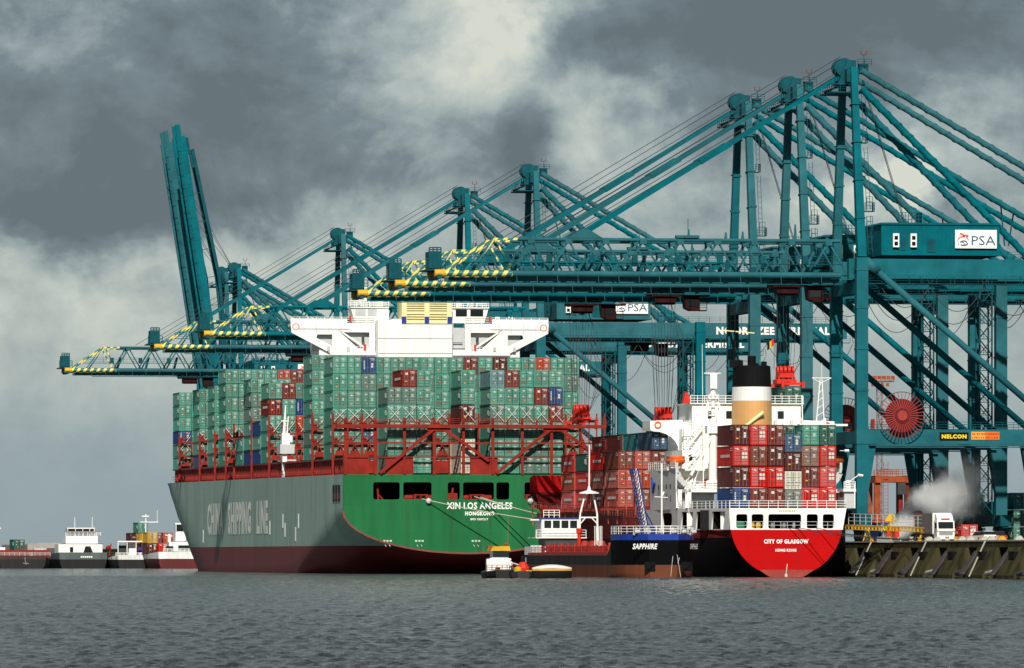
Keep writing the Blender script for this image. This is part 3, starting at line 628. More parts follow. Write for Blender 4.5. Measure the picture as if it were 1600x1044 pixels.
def place_cranes():
    proto = build_crane(); roots = []
    X0 = 546 / FOC * D0
    for i, (r, lab) in enumerate(CRANES):
        if r < 1.6: c = proto if i == 0 else copy_tree(proto, None, ('girder_lettering',) if False else ())
        else: c = copy_tree(proto, None, ('boom', 'fore_stay', 'boom_hoist_rope'))
        D = D0 * r; c.location = (X0 - math.tan(TH) * (D - D0), D, ZQ); c['label'] = lab; roots.append(c)
    # trolleys: offset from the waterside rail
    for c, x in zip(roots, (-9.5, -20.3, -26.0, 20.0, -33.0, -34.0, 8.0, 10.0)):
        obj('trolley', ME_TROL, c, (x, 0, 0)); obj('operator_cabin', ME_CAB, c, (x, 0, 0))
    # raised booms: box girders
    me = None
    for c in roots[6:]:
        if me is None:
            m = MB()
            for y in (-3.65, 3.65):
                m.box(-63.5, 0, y - .5, y + .5, -.2, 2.2); m.box(-66.5, -63.5, y - .3, y + .3, .1, 1.3)
                for k in range(22): m.box(-2.8 * k - 1.2, -2.8 * k - 1.0, y - .54, y + .54, -.25, 2.26)
                m.box(-58, -1, y - .3, y + .3, -.3, 0)
            for k in range(11): m.box(-6 * k - 2.2, -6 * k - 1.4, -3.2, 3.2, 1.2, 2.3)
            me = m.mesh('boom', TEAL)
            s = MB(); s.bar((-60, -3, 3.6), (-28, -3, 5.4), .5, .8); s.bar((-60, 3, 3.6), (-28, 3, 5.4), .5, .8); s.bar((-28, -3, 5.4), (-6, -2, 4.4), .5, .8); s.bar((-28, 3, 5.4), (-6, 2, 4.4), .5, .8)
            s.box(-63, -59, -3.6, 3.6, 2.1, 2.9)
            for k in range(8): s.bar((-56 + 7 * k, -3, 2.1), (-56 + 7 * k, -3, 3.8 + .2 * k), .15)
            me2 = s.mesh('folded_stay', TEAL_D)
            w = MB(); w.rail([(-60, -4.3, -.4), (-4, -4.3, -.4)], .8, .05, 3.0); me3 = w.mesh('boom_walkway', TEAL_D)
        o = obj('boom', me, c, (-6.0, 9.25, z_(44.0))); o.rotation_euler = (0, R(81.3), 0)
        hb = MB(); hb.box(-6.6, -1.6, 5.0, 5.5, z_(43.0), z_(46)); hb.box(-6.6, -1.6, 13.0, 13.5, z_(43.0), z_(46)); hb.build('hinge_bracket', TEAL, c)
        obj('folded_stay', me2, o); obj('boom_walkway', me3, o)
        rp = MB(); tip = Vector((-2, 0, z_(44))) + Vector((-math.cos(R(80.5)) * 58 - 3, 0, math.sin(R(80.5)) * 56))
        for y in (8.5, 9.0, 10.0): rp.bar((-1.2, y, z_(74.5)), (tip.x - .5 + (y - 8.5) * 1.2, y, tip.z - (y - 8.5) * 6), .10)
        rp.build('boom_hoist_rope', WIRE, c)
    # only the nearest crane shows the maker's plates
    a = roots[0]; m = MB(); m.box(11.4, 15.7, -1.0, -.93, z_(19.85), z_(21.0)); p = m.build('maker_sign', BLACK, a)
    YL = paint('yellow_letters', (.85, .62, .02), .5, 0); text('lettering', 'NELCON', 3.7, .62, YL, p, (13.55, -1.03, z_(20.1)), bold=.06)
    m = MB(); m.box(16.1, 18.2, -1.0, -.93, z_(19.95), z_(21.1), 0); m.box(18.2, 20.3, -1.0, -.93, z_(19.95), z_(21.1), 1); p = m.build('phone_sign', [paint('amber_plate', (.85, .32, .05), .5, .05), paint('orange_plate', (.80, .14, .015), .5, .05)], a)
    TX = paint('brown_letters', (.22, .05, .01), .6, 0)
    for z in (20.15, 20.68):
        m = MB(); rn = random.Random(int(z * 100)); x = 16.25
        while x < 20.1: w = rn.uniform(.09, .2); m.box(x, x + w, -1.02, -1.0, z_(z), z_(z) + .2); x += w + rn.choice((.07, .07, .07, .22))
        m.build('small_print', TX, p)
    # spreaders on their ropes
    sp = build_spreader()
    for i, (ci, x, Zb, lab) in enumerate(((0, -9.5, 27.9, 'red spreader with a dark green container locked beneath it, right of the funnel'),
                                          (1, -20.3, 22.7, 'empty red spreader hanging just above the white bridge wing'),
                                          (2, -26.0, 23.9, 'empty red spreader hanging at the right edge of the green container stacks'))):
        s = sp if i == 0 else copy_tree(sp); c = roots[ci]; s['label'] = lab
        s.location = Vector(c.location) + SV * x + HV * 9.25; s.location.z = Zb
        m = MB(); rn = random.Random(i)
        for dx in (-1.0, -.35, .35, 1.0):
            for dy in (-1.2, 1.2): m.bar((dx, dy, 2.5), (dx * (1.6), dy * 1.2, 41.6 - Zb), .055)
        for k in range(2):
            pr = None
            for q in range(13): t = q / 12; cc = Vector((1.2 + math.sin(t * 3.1) * (2.4 - k), 1.0 - k, lerp(1.4, 41.3 - Zb, t))); pr is not None and m.bar(pr, cc, .06); pr = cc
        m.build('hoist_ropes', WIRE, s)
    return roots
CRANE_ROOTS = place_cranes()
# ---------------------------------------------------------------- containers
CC = {'green': (.085, .30, .225), 'dkgreen': (.022, .115, .085), 'ggrey': (.12, .22, .18), 'maroon': (.105, .016, .014), 'dkred': (.20, .022, .016), 'brown': (.20, .038, .024),
      'blue': (.014, .055, .19), 'steel': (.05, .11, .19), 'red': (.60, .014, .010), 'orange': (.44, .050, .020), 'cream': (.62, .62, .50), 'grey': (.20, .22, .20), 'yellow': (.62, .36, .06), 'rustgrey': (.24, .13, .10), 'teal': (.01, .20, .22), 'ltblue': (.14, .27, .30)}
CNAME = {'green': 'sea green', 'dkgreen': 'dark green', 'ggrey': 'grey green', 'maroon': 'dark maroon', 'dkred': 'dark red', 'brown': 'rusty brown', 'blue': 'dark blue', 'steel': 'steel blue', 'red': 'bright red', 'orange': 'orange red', 'cream': 'cream', 'grey': 'grey', 'yellow': 'yellow', 'rustgrey': 'rusty grey', 'teal': 'teal', 'ltblue': 'pale blue'}
CM = {k: paint('container_' + k, v, .6, .25, .9, spec=.08, objvar=.26 if k == 'green' else .14) for k, v in CC.items()}
DEC = paint('decal_white', (.58, .60, .54), .6, .2, 3); LOCK = paint('lock_rods', (.17, .17, .15), .5, .3, 2); SEAL = paint('door_gasket', (.01, .012, .012), .8, 0); RUSTP = paint('rust_patch', (.16, .12, .08), .8, .4, 2); AMB = paint('amber_sticker', (.75, .42, .05), .6, .1); REDST = paint('red_sticker', (.7, .06, .03), .6, .1)
CMESH = {}
def container_meshes(col, H, var=0):
    key = (col, H, var)
    if key in CMESH: return CMESH[key]
    m = CM[col]; b = MB(); W = 1.182; H = H - .075; Ln = 12.19; rv = random.Random(hash((H, var)) + len(col))
    for sx in (-1, 1):
        for y in (.09, Ln - .09): b.box(sx * W - (.16 if sx > 0 else 0), sx * W + (.16 if sx < 0 else 0), y - .09, y + .09, 0, H)
        b.box(min(sx * W, sx * (W - .10)), max(sx * W, sx * (W - .10)), .18, Ln - .18, 0, .16); b.box(min(sx * W, sx * (W - .06)), max(sx * W, sx * (W - .06)), .18, Ln - .18, H - .1, H)
        n = 42; vs = []; fs = []
        for i in range(n + 1):
            y = .18 + (Ln - .36) * i / n; x = sx * (W - (.035 if (i // 1) % 4 in (0, 1) else .085)); vs += [(x, y, .16), (x, y, H - .1)]
        for i in range(n): fs.append((2 * i, 2 * i + 1, 2 * i + 3, 2 * i + 2))
        b.add(vs, fs, 0)
    b.box(-W + .16, W - .16, .02, .12, 0, .14); b.box(-W + .16, W - .16, .02, .12, H - .12, H); b.box(-W + .05, W - .05, .15, Ln - .12, H - .06, H - .02)
    b.box(-W + .16, W - .16, Ln - .14, Ln - .05, 0, H); b.box(-W + .05, W - .05, .15, Ln - .12, .06, .12)
    # side lettering near the door end
    for sx in (-1, 1):
        x0, x1 = (sx * (W - .02), sx * (W + .005))
        if col in ('green', 'ggrey', 'dkgreen'):
            for y, w, z0, z1 in ((1.6, .28, 1.0, 1.9), (2.1, .7, 1.0, 1.2), (2.5, .25, 1.0, 1.9), (3.1, .5, 1.15, 1.85)): b.box(min(x0, x1), max(x0, x1), y, y + w, z0, z1, 1)
        elif col in ('dkred', 'orange', 'red'):
            for k in range(6): b.box(min(x0, x1), max(x0, x1), 2.6 + k * 1.2, 3.35 + k * 1.2, 1.2, 1.6, 1)
        for k in range(2): b.box(min(x0, x1), max(x0, x1), .5, 1.9, H - .42 - k * .3, H - .30 - k * .3, 1)
    body = b.mesh('container_body', [m, DEC])
    def leaf(side):
        d = MB(); x0, x1 = (-W + .17, -.012) if side < 0 else (.012, W - .17)
        d.box(x0, x1, .02, .07, .15, H - .13, 0)
        n = 6                                       # pressed panels
        for k in range(n - 1):
            z = .15 + (H - .28) * (k + 1) / n; d.box(x0 + .05, x1 - .05, .012, .02, z - .03, z + .03, 3)
        d.box(x0, x0 + .03, .008, .02, .15, H - .13, 3); d.box(x1 - .03, x1, .008, .02, .15, H - .13, 3)
        for t in (.26, .76):
            x = lerp(x0, x1, t); d.box(x - .022, x + .022, -.035, .0, .1, H - .08, 2)
            for z in (.22, H * .36, H * .64, H - .22): d.box(x - .07, x + .07, -.04, .012, z - .035, z + .035, 2)
            d.box(x - .02, x + .30, -.05, -.02, .95, 1.0, 2)
        if side > 0:
            d.box(lerp(x0, x1, .10), lerp(x0, x1, .92), .004, .012, H - .38, H - .28, 1); d.box(lerp(x0, x1, .35), lerp(x0, x1, .92), .004, .012, H - .58, H - .49, 1)
            if col == 'red':
                for i in range(2):
                    for j in range(2): d.box(x0 + .12 + i * .42, x0 + .46 + i * .42, -.055, -.045, 1.0 + j * .50, 1.0 + j * .50 + .38, 1)
            else:
                for k in range(3): d.box(lerp(x0, x1, .34), lerp(x0, x1, .70), .004, .012, 1.55 - k * .17, 1.64 - k * .17, 1)
                if col in ('maroon', 'steel', 'blue'): d.box(lerp(x0, x1, .34), lerp(x0, x1, .66), -.055, -.045, 1.0, 1.35, 1); d.box(lerp(x0, x1, .34), lerp(x0, x1, .66), -.055, -.045, 1.45, 1.75, 1)
        else:
            if col == 'red': d.box(lerp(x0, x1, .15), lerp(x0, x1, .55), .0, .012, H - .48, H - .34, 1); d.box(lerp(x0, x1, .45), lerp(x0, x1, .78), .0, .012, H - .60, H - .46, 1)
            elif col in ('dkred', 'maroon'): d.box(lerp(x0, x1, .35), lerp(x0, x1, .78), -.055, -.045, H - .85, H - .48, 1); d.box(lerp(x0, x1, .3), lerp(x0, x1, .6), -.055, -.045, .8, .95, 4)
            elif col == 'blue':
                for k in range(6): d.box(lerp(x0, x1, .08), lerp(x0, x1, .26), -.055, -.045, .7 + k * .26, .88 + k * .26, 1)
            elif var == 1: d.box(lerp(x0, x1, .35), lerp(x0, x1, .66), -.055, -.045, H - .9, H - .62, 1); d.box(lerp(x0, x1, .3), lerp(x0, x1, .55), -.055, -.045, .55, .72, 4)
            elif var == 2: d.box(lerp(x0, x1, .55), lerp(x0, x1, .8), -.055, -.045, 1.3, 1.6, 5); d.box(lerp(x0, x1, .3), lerp(x0, x1, .5), .004, .012, H - .7, H - .58, 1)
            elif var == 3: d.box(lerp(x0, x1, .1), lerp(x0, x1, .9), -.0, .012, .5, 1.1, 6); d.box(lerp(x0, x1, .3), lerp(x0, x1, .45), -.055, -.045, 1.7, 1.95, 1)
            else: d.box(lerp(x0, x1, .3), lerp(x0, x1, .75), .004, .012, H - .62, H - .5, 1); d.box(lerp(x0, x1, .3), lerp(x0, x1, .5), .004, .012, 1.25, 1.4, 1); d.box(lerp(x0, x1, .55), lerp(x0, x1, .8), .0, .012, .6, .72, 4 if col in ('green', 'brown', 'orange') else 1)
        return d.mesh('container_door', [m, DEC, LOCK, SEAL, AMB, REDST, RUSTP])
    CMESH[key] = (body, leaf(-1), leaf(1)); return CMESH[key]
NCON = 0; CR_ = random.Random(12)
def container(fr, b, a, z, col, H, label, group, rz=None):
    """one container, its door end at a, facing the stern"""
    global NCON; NCON += 1
    me = container_meshes(col, H, (NCON * 7 + NCON // 5) % 4 if col == 'green' else 0)
    r = thing('shipping_container', label, 'container', fr.w(b + CR_.uniform(-.02, .02), a + CR_.uniform(-.05, .05), z), (TH if rz is None else rz) + CR_.uniform(-.0015, .0015), group)
    obj('container_body', me[0], r); obj('container_door', me[1], r); obj('container_door', me[2], r)
    return r
ORD = ['first', 'second', 'third', 'fourth', 'fifth', 'sixth', 'seventh', 'eighth', 'ninth', 'tenth', 'eleventh', 'twelfth', 'thirteenth', 'fourteenth', 'fifteenth', 'sixteenth', 'seventeenth']
ORDT = {0: 'bottom', 1: 'second', 2: 'third', 3: 'fourth', 4: 'fifth', 5: 'sixth', 6: 'seventh', 7: 'eighth'}
def tier_word(t, top): return 'top tier' if t == top else ('bottom tier' if t == 0 else ORD[t] + ' tier up')

# ---------------------------------------------------------------- the big green ship
def deckz(a): return 16.7 + 1.15 * cl(a / 265) + 2.6 * sm((a - 290) / 45)
def build_big_ship():
    root = thing('container_ship', 'huge container ship, grey green side and green stern, stacked with sea green containers', 'container ship', XIN.o, TH)
    HB = 21.4
    def sec(a):
        zd = deckz(a); zc = 10.6 * (1 - sm(a / 75)) + .2 * sm(a / 75); zb = max(-4.0, 3.5 - a * .32)
        if a > 60: zc = lerp(.2, -1, cl((a - 60) / 40))
        S = []
        Zs = [lerp(zd, zc, i / 8) for i in range(9)] + [None] * 10
        for i in range(19):
            if i <= 8: z = Zs[i]; f = 1
            else: t = (i - 8) / 10 * math.pi / 2; f = math.cos(t); z = zc - (zc - zb) * math.sin(t)
            q = cl(z / 17.8); a1 = lerp(192, 262, q ** .8); a2 = lerp(322, 340, q)
            t = cl((a - a1) / (a2 - a1)); f *= max(0.0, 1 - t ** (2.0 if q > .5 else 1.9))
            S.append((HB * f, z))
        return S
    st = [0, 3, 7, 12, 18, 26, 36, 48, 62, 80, 110, 150, 185, 200, 215, 230, 242, 254, 264, 272, 280, 288, 296, 304, 312, 320, 327, 333, 338, 341]
    S = [(a, sec(a)) for a in st]
    hullm = paint('big_hull_paint', (.18, .016, .018), .6, .18, .12, streak=.4, plates=.10, bands=[(4.75, (.33, .46, .40))])
    hull = loft('hull', S, hullm, root, None, ('deck', REDD))
    # transom with real openings
    out = [(-b, z) for b, z in S[0][1]] + [(b, z) for b, z in S[0][1][::-1][1:]]
    TG = paint('stern_green_paint', (.015, .150, .050), .6, .28, .25, streak=.35, spec=.12, plates=.12)
    wins = [(-16.3, -11.8, 12.5, 15.4), (-11.2, -6.4, 12.5, 15.4), (-3.65, -1.6, 12.5, 15.4), (-1.05, 4.2, 12.5, 15.4), (4.6, 6.8, 12.5, 15.4), (9.4, 14.4, 12.5, 15.4), (14.9, 19.2, 12.5, 15.4)]
    tr = panel('transom', out, [rr(*w, .35) for w in wins], .35, TG, root, (0, -.2, 0))
    rimm = MB()
    for i in range(8, len(out) - 9): p, q = out[i], out[i + 1]; rimm.bar((p[0], -.25, p[1] - .05), (q[0], -.25, q[1] - .05), .35, .28)
    rimm.build('rust_rim', paint('rust_pink', (.22, .055, .045), .7, .3, .5), tr)
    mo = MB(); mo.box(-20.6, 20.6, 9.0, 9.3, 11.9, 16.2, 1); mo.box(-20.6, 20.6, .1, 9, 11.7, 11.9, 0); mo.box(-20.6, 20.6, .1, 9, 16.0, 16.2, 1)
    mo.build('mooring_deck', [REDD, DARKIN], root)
    for x in (-8.1, 1.4, 10.9, 17.0):
        w = MB(); w.box(x - 1.2, x + 1.2, .5, 1.9, 12.4, 13.4); w.box(x - .8, x - .1, .42, .5, 12.7, 13.2, 1); w.box(x + .1, x + .8, .42, .5, 12.7, 13.2, 1); w.tube((x - 2.6, 2.6, 12.8), (x + 2.8, 2.6, 12.8), .55, 12); w.box(x - 3.2, x + 3.2, .6, 1.5, 12.0, 12.5); w.build('mooring_winch', [REDD, BLACK], root)
    w = MB(); w.bar((-15.2, 1.2, 12), (-15.4, 1.2, 15.2), .3); w.bar((-15.3, 1.2, 13.5), (-14.2, 1.2, 12.2), .2); w.bar((-2.9, 1, 12), (-2.6, 1, 14.5), .3); w.box(-3.4, -1.8, 1, 2, 12, 13.6); w.build('winch_frame', REDD, root)
    for x in (-6.95, 10.35):
        w = MB(); w.lathe((0, 0, 0), [(.05, -.35), (.38, -.25), (.5, 0), (.38, .25), (.05, .35)], 12); w.v = [(vx + x, vz - .75, vy + 12.25) for vx, vy, vz in w.v]; w.build('fairlead', GREYW, root)
    text('lettering', 'XIN LOS ANGELES', 11.2, 1.15, WHITE2, tr, (1.75, -.42, 10.9), bold=.03)
    text('lettering', 'HONGKONG', 4.9, .72, WHITE2, tr, (1.75, -.42, 9.8), bold=.05)
    text('lettering', 'IMO 9307217', 3.0, .38, WHITE2, tr, (1.7, -.42, 9.0), bold=.03)
    for x in (-13.9, -8.5, 1.1, 16):
        m = MB()
        for k in range(3): m.box(x - .7 + k * .55, x - .35 + k * .55, -.42, -.40, 5.4, 5.7)
        for k in range(2): m.bar((x - .4 + k * .7, -.41, 4.9), (x - .2 + k * .7, -.41, 4.6), .1)
        m.build('tug_mark', DEC, tr)
    LET = paint('faded_hull_letters', (.95, .95, .90), .7, .3, 1.2, streak=.12, alt=(.35, .4, .37))
    text('side_lettering', 'CHINA   SHIPPING   LINE', 96, 6.2, LET, root, (-21.46, 150, 7.0), rot=(90, 0, -90), bold=.045)
    sc_ = MB()
    for a, z in ((99, 8.5), (80, 9.6), (77, 8), (58, 9.5), (62, 7.2), (205, 7.2)): sc_.box(-21.47, -21.42, a, a + 1.2, z - 1.6, z + .9)
    sc_.build('draught_marks', LET, root)
    sv = MB()
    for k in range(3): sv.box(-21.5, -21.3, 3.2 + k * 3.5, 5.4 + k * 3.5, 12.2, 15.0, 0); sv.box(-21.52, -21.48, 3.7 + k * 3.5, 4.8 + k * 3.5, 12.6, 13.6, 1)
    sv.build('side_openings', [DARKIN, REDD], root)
    # red coaming and stanchions along both sides
    for sx in (-1, 1):
        m = MB(); a = 1.5
        while a < 262:
            z = deckz(a); b = sx * 20.9; m.box(min(b, b - sx * .5), max(b, b - sx * .5), a, a + .55, z, z + 2.6); m.bar((b, a, z + .1), (b - sx * 1.0, a + 1.6, z + 2.5), .22); a += 2.35
        for a in range(0, 262, 13):
            z0, z1 = deckz(a), deckz(a + 13); e = min(a + 13, 263); b = sx * 20.3
            m.bar((sx * 20.9, a, z0 + 2.62), (sx * 20.9, e, z1 + 2.62), .4, .3); m.bar((sx * 21.1, a, z0 + 1.15), (sx * 21.1, e, z1 + 1.15), .08); m.bar((sx * 21.1, a, z0 + .6), (sx * 21.1, e, z1 + .6), .08)
            m.add([(b, a, z0), (b, e, z1), (b, e, z1 + 2.3), (b, a, z0 + 2.3)], [(0, 1, 2, 3)])
        m.build('hatch_coaming', paint('coaming_red', (.30, .020, .013), .6, .35, .5), root)
    m = MB(); m.box(-20, 20, 14, 262, 17.0, 19.2); m.v = [(x, y, z + deckz(y) - deckz(0)) for x, y, z in m.v]; m.build('hatch_covers', REDD, root)
    # lashing bridges
    def lash_bridge(a, htop, full=True):
        z0 = deckz(a); m = MB(); n = 17
        for k in range(n + 1):
            b = -21.25 + 2.5 * k; hh = htop - (0 if k % 2 == 0 else 1.2)
            m.box(b - .17, b + .17, a - .2, a + .2, z0, z0 + hh)
            if k < n:
                for zz in (5.2, 7.9): m.box(b, b + 2.5, a - .12, a + .12, z0 + zz, z0 + zz + .32)
                for zz in (6.1, 8.8): m.bar((b, a - .3, z0 + zz), (b + 2.5, a - .3, z0 + zz), .06)
                m.box(b + .5, b + 2.0, a - .1, a + .1, z0 + 3.3, z0 + 4.1); m.bar((b, a, z0 + 2.6), (b + 1.25, a, z0 + 5.2), .18); m.bar((b + 2.5, a, z0 + 2.6), (b + 1.25, a, z0 + 5.2), .18)
                for zz in (5.5, 8.2): m.box(b + .3, b + .8, a - .15, a + .15, z0 + zz, z0 + zz + .9); m.bar((b + .2, a - .2, z0 + zz + .2), (b + 2.2, a - .2, z0 + zz + 2.2), .1)
        return m.build('lashing_bridge', REDD, root)
    for a, h in ((13.8, 10.4), (41, 11), (102, 11.3), (128.4, 11.3), (156, 10.6), (169.4, 9.6), (187.4, 9.6), (213.3, 9.4), (249.2, 9.4)): lash_bridge(a, h)
    m = MB(); z0 = deckz(0); a = -.35
    for k in range(9):
        b = -21.0 + 5.0 * k; m.box(b - .22, b + .22, a - .2, a + .2, z0, 26.2)
        if k < 9: m.box(b + 2.5 - .12, b + 2.5 + .12, a - .12, a + .12, 24.4, 26.0)
    m.box(-22.5, 23.2, a - .9, a + .2, 24.5, 25.1); m.bar((-21, a, 22.0), (21, a, 22.0), .3); m.bar((-21, a, 19.6), (21, a, 19.6), .2); m.rail([(-22.5, a - .85, 25.1), (23.2, a - .85, 25.1)], 1.0, .035, 1.6)
    for c in (-5.2, 14.6):
        m.bar((c - .9, a - .3, 24.3), (c - 10.0, a - .3, z0 + .2), .42, .5); m.bar((c + .9, a - .3, 24.3), (c + 8.5, a - .3, 19.0), .42, .5); m.box(c - 2, c + 2, a - .5, a, 24.0, 24.6)
    m.box(-21.3, -17.0, a + .1, a + .6, z0, z0 + 3.2); m.box(-14.2, -9.5, a + .1, a + .6, z0, z0 + 2.8); m.box(.2, 4.8, a + .1, a + .6, z0, z0 + 3.0)
    for b in (19, 20.3, 21.6, 22.9): m.box(b - .1, b + .1, a - .8, a - .6, 22.0, 27.0)
    lb = m.build('stern_lashing_frame', REDD, root)
    x = MB()
    for c in (3, 4, 5, 8, 10, 11, 12, 13, 14):
        b = -21.2 + 2.494 * c
        for p, q in (((b + .1, 25.6), (b + 2.35, 28.2)), ((b + 2.35, 25.6), (b + .1, 28.2))): x.bar((p[0], .55, p[1]), (q[0], .92, q[1]), .085)
    for c in (0, 1, 2, 7, 16):
        b = -21.2 + 2.494 * c
        for p, q in (((b + .1, 25.8), (b + 2.35, 28.0)), ((b + 2.35, 25.8), (b + .1, 28.0))): x.bar((p[0], 13.9, p[1]), (q[0], 14.3, q[1]), .085)
    x.build('lashing_rods', paint('galvanised_rods', (.62, .62, .58), .5, .1), lb)
    for ba, hz in ((103, 24.5), (129.5, 24.5), (170, 24.3), (214, 24.3), (250, 24.2)):
        m = MB()
        for c in range(5):
            b = -21.2 + 2.494 * c; m.bar((b + .1, ba - .15, hz), (b + 2.35, ba - .15, hz + 3), .09); m.bar((b + 2.35, ba - .15, hz), (b + .1, ba - .15, hz + 3), .09)
        m.build('lashing_rods', MATS['galvanised_rods'], root)
    # superstructure
    sp = thing('superstructure', None, None); sp.parent = root
    m = MB(); m.box(-17.8, 17.8, 58, 70, 17, 39.2, 0); m.box(-18, 18, 58.5, 69, 39.2, 43.2, 2)
    m.build('house_block', [WHITE, WHITE, GREYW], root)  # upper tier grey: shade behind the wing brackets put into its colour
    m = MB(); m.box(-7.9, 5.3, 54.6, 58, 17, 44.4); m.box(-5.3, 5.3, 55.4, 58, 44.4, 44.6); casing = m.build('funnel_casing', WHITE, root)
    m = MB(); m.box(-3.7, 5.2, 54.4, 60, 43.8, 48.6, 0)
    for x0, x1 in ((-2.8, .3), (1.2, 4.3)):
        for k in range(6): m.box(x0, x1, 54.3, 54.38, 46.0 + k * .40, 46.12 + k * .40, 2)
        for k in range(3): m.box(x0, x1, 54.3, 54.38, 44.5 + k * .42, 44.62 + k * .42, 2)
    for x0 in (-3.7, .35, 4.4): m.box(x0, x0 + .8, 54.28, 54.4, 43.9, 45.0, 1)
    m.box(-3.3, 4.8, 55, 59.6, 48.6, 48.9, 0); m.build('funnel', [CREAM, BLUE, paint('louvre_shadow_gap', (.25, .20, .05), .7, 0)], root)
    # wings: bracket plates with triangular openings
    for s in (-1, 1):
        f = lambda L: [(s * x, z) for x, z in L]
        holes = [f([(12.9, 40.4), (16.8, 40.4), (20.0, 41.9), (14.2, 41.9)][::1])]
        holes = [f([(15.6, 39.9), (18.4, 41.3), (18.2, 41.9), (15.6, 41.9)])]
        panel('wing_bracket', f([(8.0, 38.6), (15.8, 38.6), (16.6, 39.0), (22.8, 42.2), (22.9, 43.9), (8.0, 43.9)]), holes + [f([(9.0, 39.4), (10.9, 39.4), (14.2, 42.3), (9.0, 42.3)])], .3, WHITE, root, (0, 57.6, 0))
        m = MB(); m.box(*sorted((s * 8, s * 22.9)), 57.8, 61.5, 43.3, 43.8); m.box(*sorted((s * 12.9, s * 22.9)), 57.75, 57.95, 43.8, 44.7)
        m.rail([(s * 8, 57.8, 43.8), (s * 22.8, 57.8, 43.8)], 1.15, .05, 1.4); m.bar((s * 9.2, 57.7, 39.2), (s * 14.6, 57.7, 42.8), .5, .3); m.bar((s * 5.5, 57.5, 38.5), (s * 16, 57.5, 38.5), .3, .4)
        m.box(*sorted((s * 7, s * 16)), 57.6, 58.4, 38.1, 38.5); m.rail([(s * 8.2, 57.5, 38.7), (s * 11.2, 57.5, 38.7)], 1.1, .045, .6); m.build('bridge_wing', WHITE, root)
        m = MB(); m.torus((s * 22.0, 57.55, 43.2), .55, .14); m.build('lifebuoy', ORANGE, root)
        # wheelhouse
        m = MB(); x0, x1 = sorted((s * 5.5, s * 12.3)); m.prism([(x0 + (.8 if s < 0 else 0), 44.0), (x1 - (.8 if s > 0 else 0), 44.0), (x1, 46.8), (x0, 46.8)], 58, 61.5, 0)
        m.rail([(x0, 58, 46.8), (x1, 58, 46.8)], 1.1, .05, 1.0); m.rail([(x0, 61, 46.8), (x1, 61, 46.8)], 1.1, .05, 1.0); m.box(x0, x1, 57.7, 61.8, 46.6, 46.8)
        for x in (7.0, 8.6, 10.2): m.bar((s * x, 59, 46.8), (s * (x + .5), 59, 48.6), .25)
        m.box(*sorted((s * 6.5, s * 7.6)), 58.4, 59.5, 46.8, 47.9); m.tube((s * 9.4, 58.6, 46.8), (s * 9.4, 58.6, 47.9), .35, 10); m.bar((s * 7.4, 58.3, 46.8), (s * 7.4, 58.3, 49.2), .09); m.bar((s * 11.6, 58.3, 46.8), (s * 11.6, 58.3, 48.6), .09); m.bar((s * 5.9, 58.3, 46.8), (s * 5.9, 58.3, 50.2 if s > 0 else 48.5), .12)
        if s > 0: m.tube((9.4, 59, 48.2), (9.4, 59, 49.4), .7, 12)
        m.build('wheelhouse', WHITE, root)
        for k, (xa, xb) in enumerate(((6.4, 8.4), (9.0, 11.3)) if s > 0 else ((7.6, 9.2), (9.6, 11.4))): w = MB(); w.box(*sorted((s * xa, s * xb)), 57.93, 57.98, 45.2, 46.4); w.build('window', GLASS if s > 0 else GREYW, root)
        for xx, zz, ww, hh, mt in ((9.6, 39.1, .4, 1.1, RED), (9.9, 40.6, .5, .9, DGREY), (12.2, 44.2, .4, 1.0, RED)): w = MB(); w.box(*sorted((s * xx, s * (xx + ww))), 57.35, 57.45, zz, zz + hh); w.build('fire_locker' if mt is RED else 'doorway', mt, root)
    bpy.data.objects.remove(sp)
    fit = MB()
    for x in (-16.5, -13, 13, 16.5): fit.box(x, x + .5, 57.3, 57.6, 39.0, 39.8)
    for s in (-1, 1):
        for k in range(4): fit.bar((s * (14 + k * 2.2), 57.4, 42.2), (s * (14 + k * 2.2), 57.4, 43.9), .09)
        fit.bar((s * 12.5, 57.35, 42.9), (s * 21.5, 57.35, 42.9), .07); fit.bar((s * 5.6, 57.3, 40.4), (s * 7.9, 57.3, 40.4), .12); fit.box(*sorted((s * 5.7, s * 7.6)), 57.9, 57.98, 40.6, 42.6)
    for x in (-6.8, -4.2, -1.5, 1.2, 3.6): fit.bar((x, 54.5, 36), (x, 54.5, 43.6), .05)
    for z in (38.6, 41.2): fit.bar((-7.9, 54.52, z), (5.3, 54.52, z), .06)
    fit.build('deck_fittings', GREYW, root)
    m = MB(); m.box(-12, -8, 58.0, 61, 43.8, 44); m.truss((-9.2, 60, 46.8), (-9.2, 60, 50.5), .6, .6, .8, .07); m.build('radar_mast', WHITE, root)
    # provision crane on the port side
    m = MB(); m.box(-21.1, -20.3, 83.6, 84.6, 17.1, 21.5, 0); m.box(-21.6, -19.0, 83, 88, 21.3, 23.0, 1); m.box(-21.2, -19.8, 83.5, 85.5, 23.0, 25.0, 0); m.bar((-20.8, 84, 25), (-20.5, 84, 30.0), .5, .5, 0, .15, .15); m.bar((-21.3, 84, 27.2), (-19.9, 84, 27.2), .2); m.bar((-20.3, 84, 24.5), (-20.0, 84, 28), .2); m.tube((-19.6, 84, 23.4), (-19.6, 84, 24.6), .45, 10); m.box(-20.4, -18.6, 84, 96, 20.0, 20.3, 1)
    m.build('provision_crane', [WHITE2, GREYW], root)
    # stacks, seen from astern: (columns from port, tiers)
    G1 = 'containers stacked on the green ship'
    colb = lambda c, n=17: -21.2 + 2.494 * (c + .5)
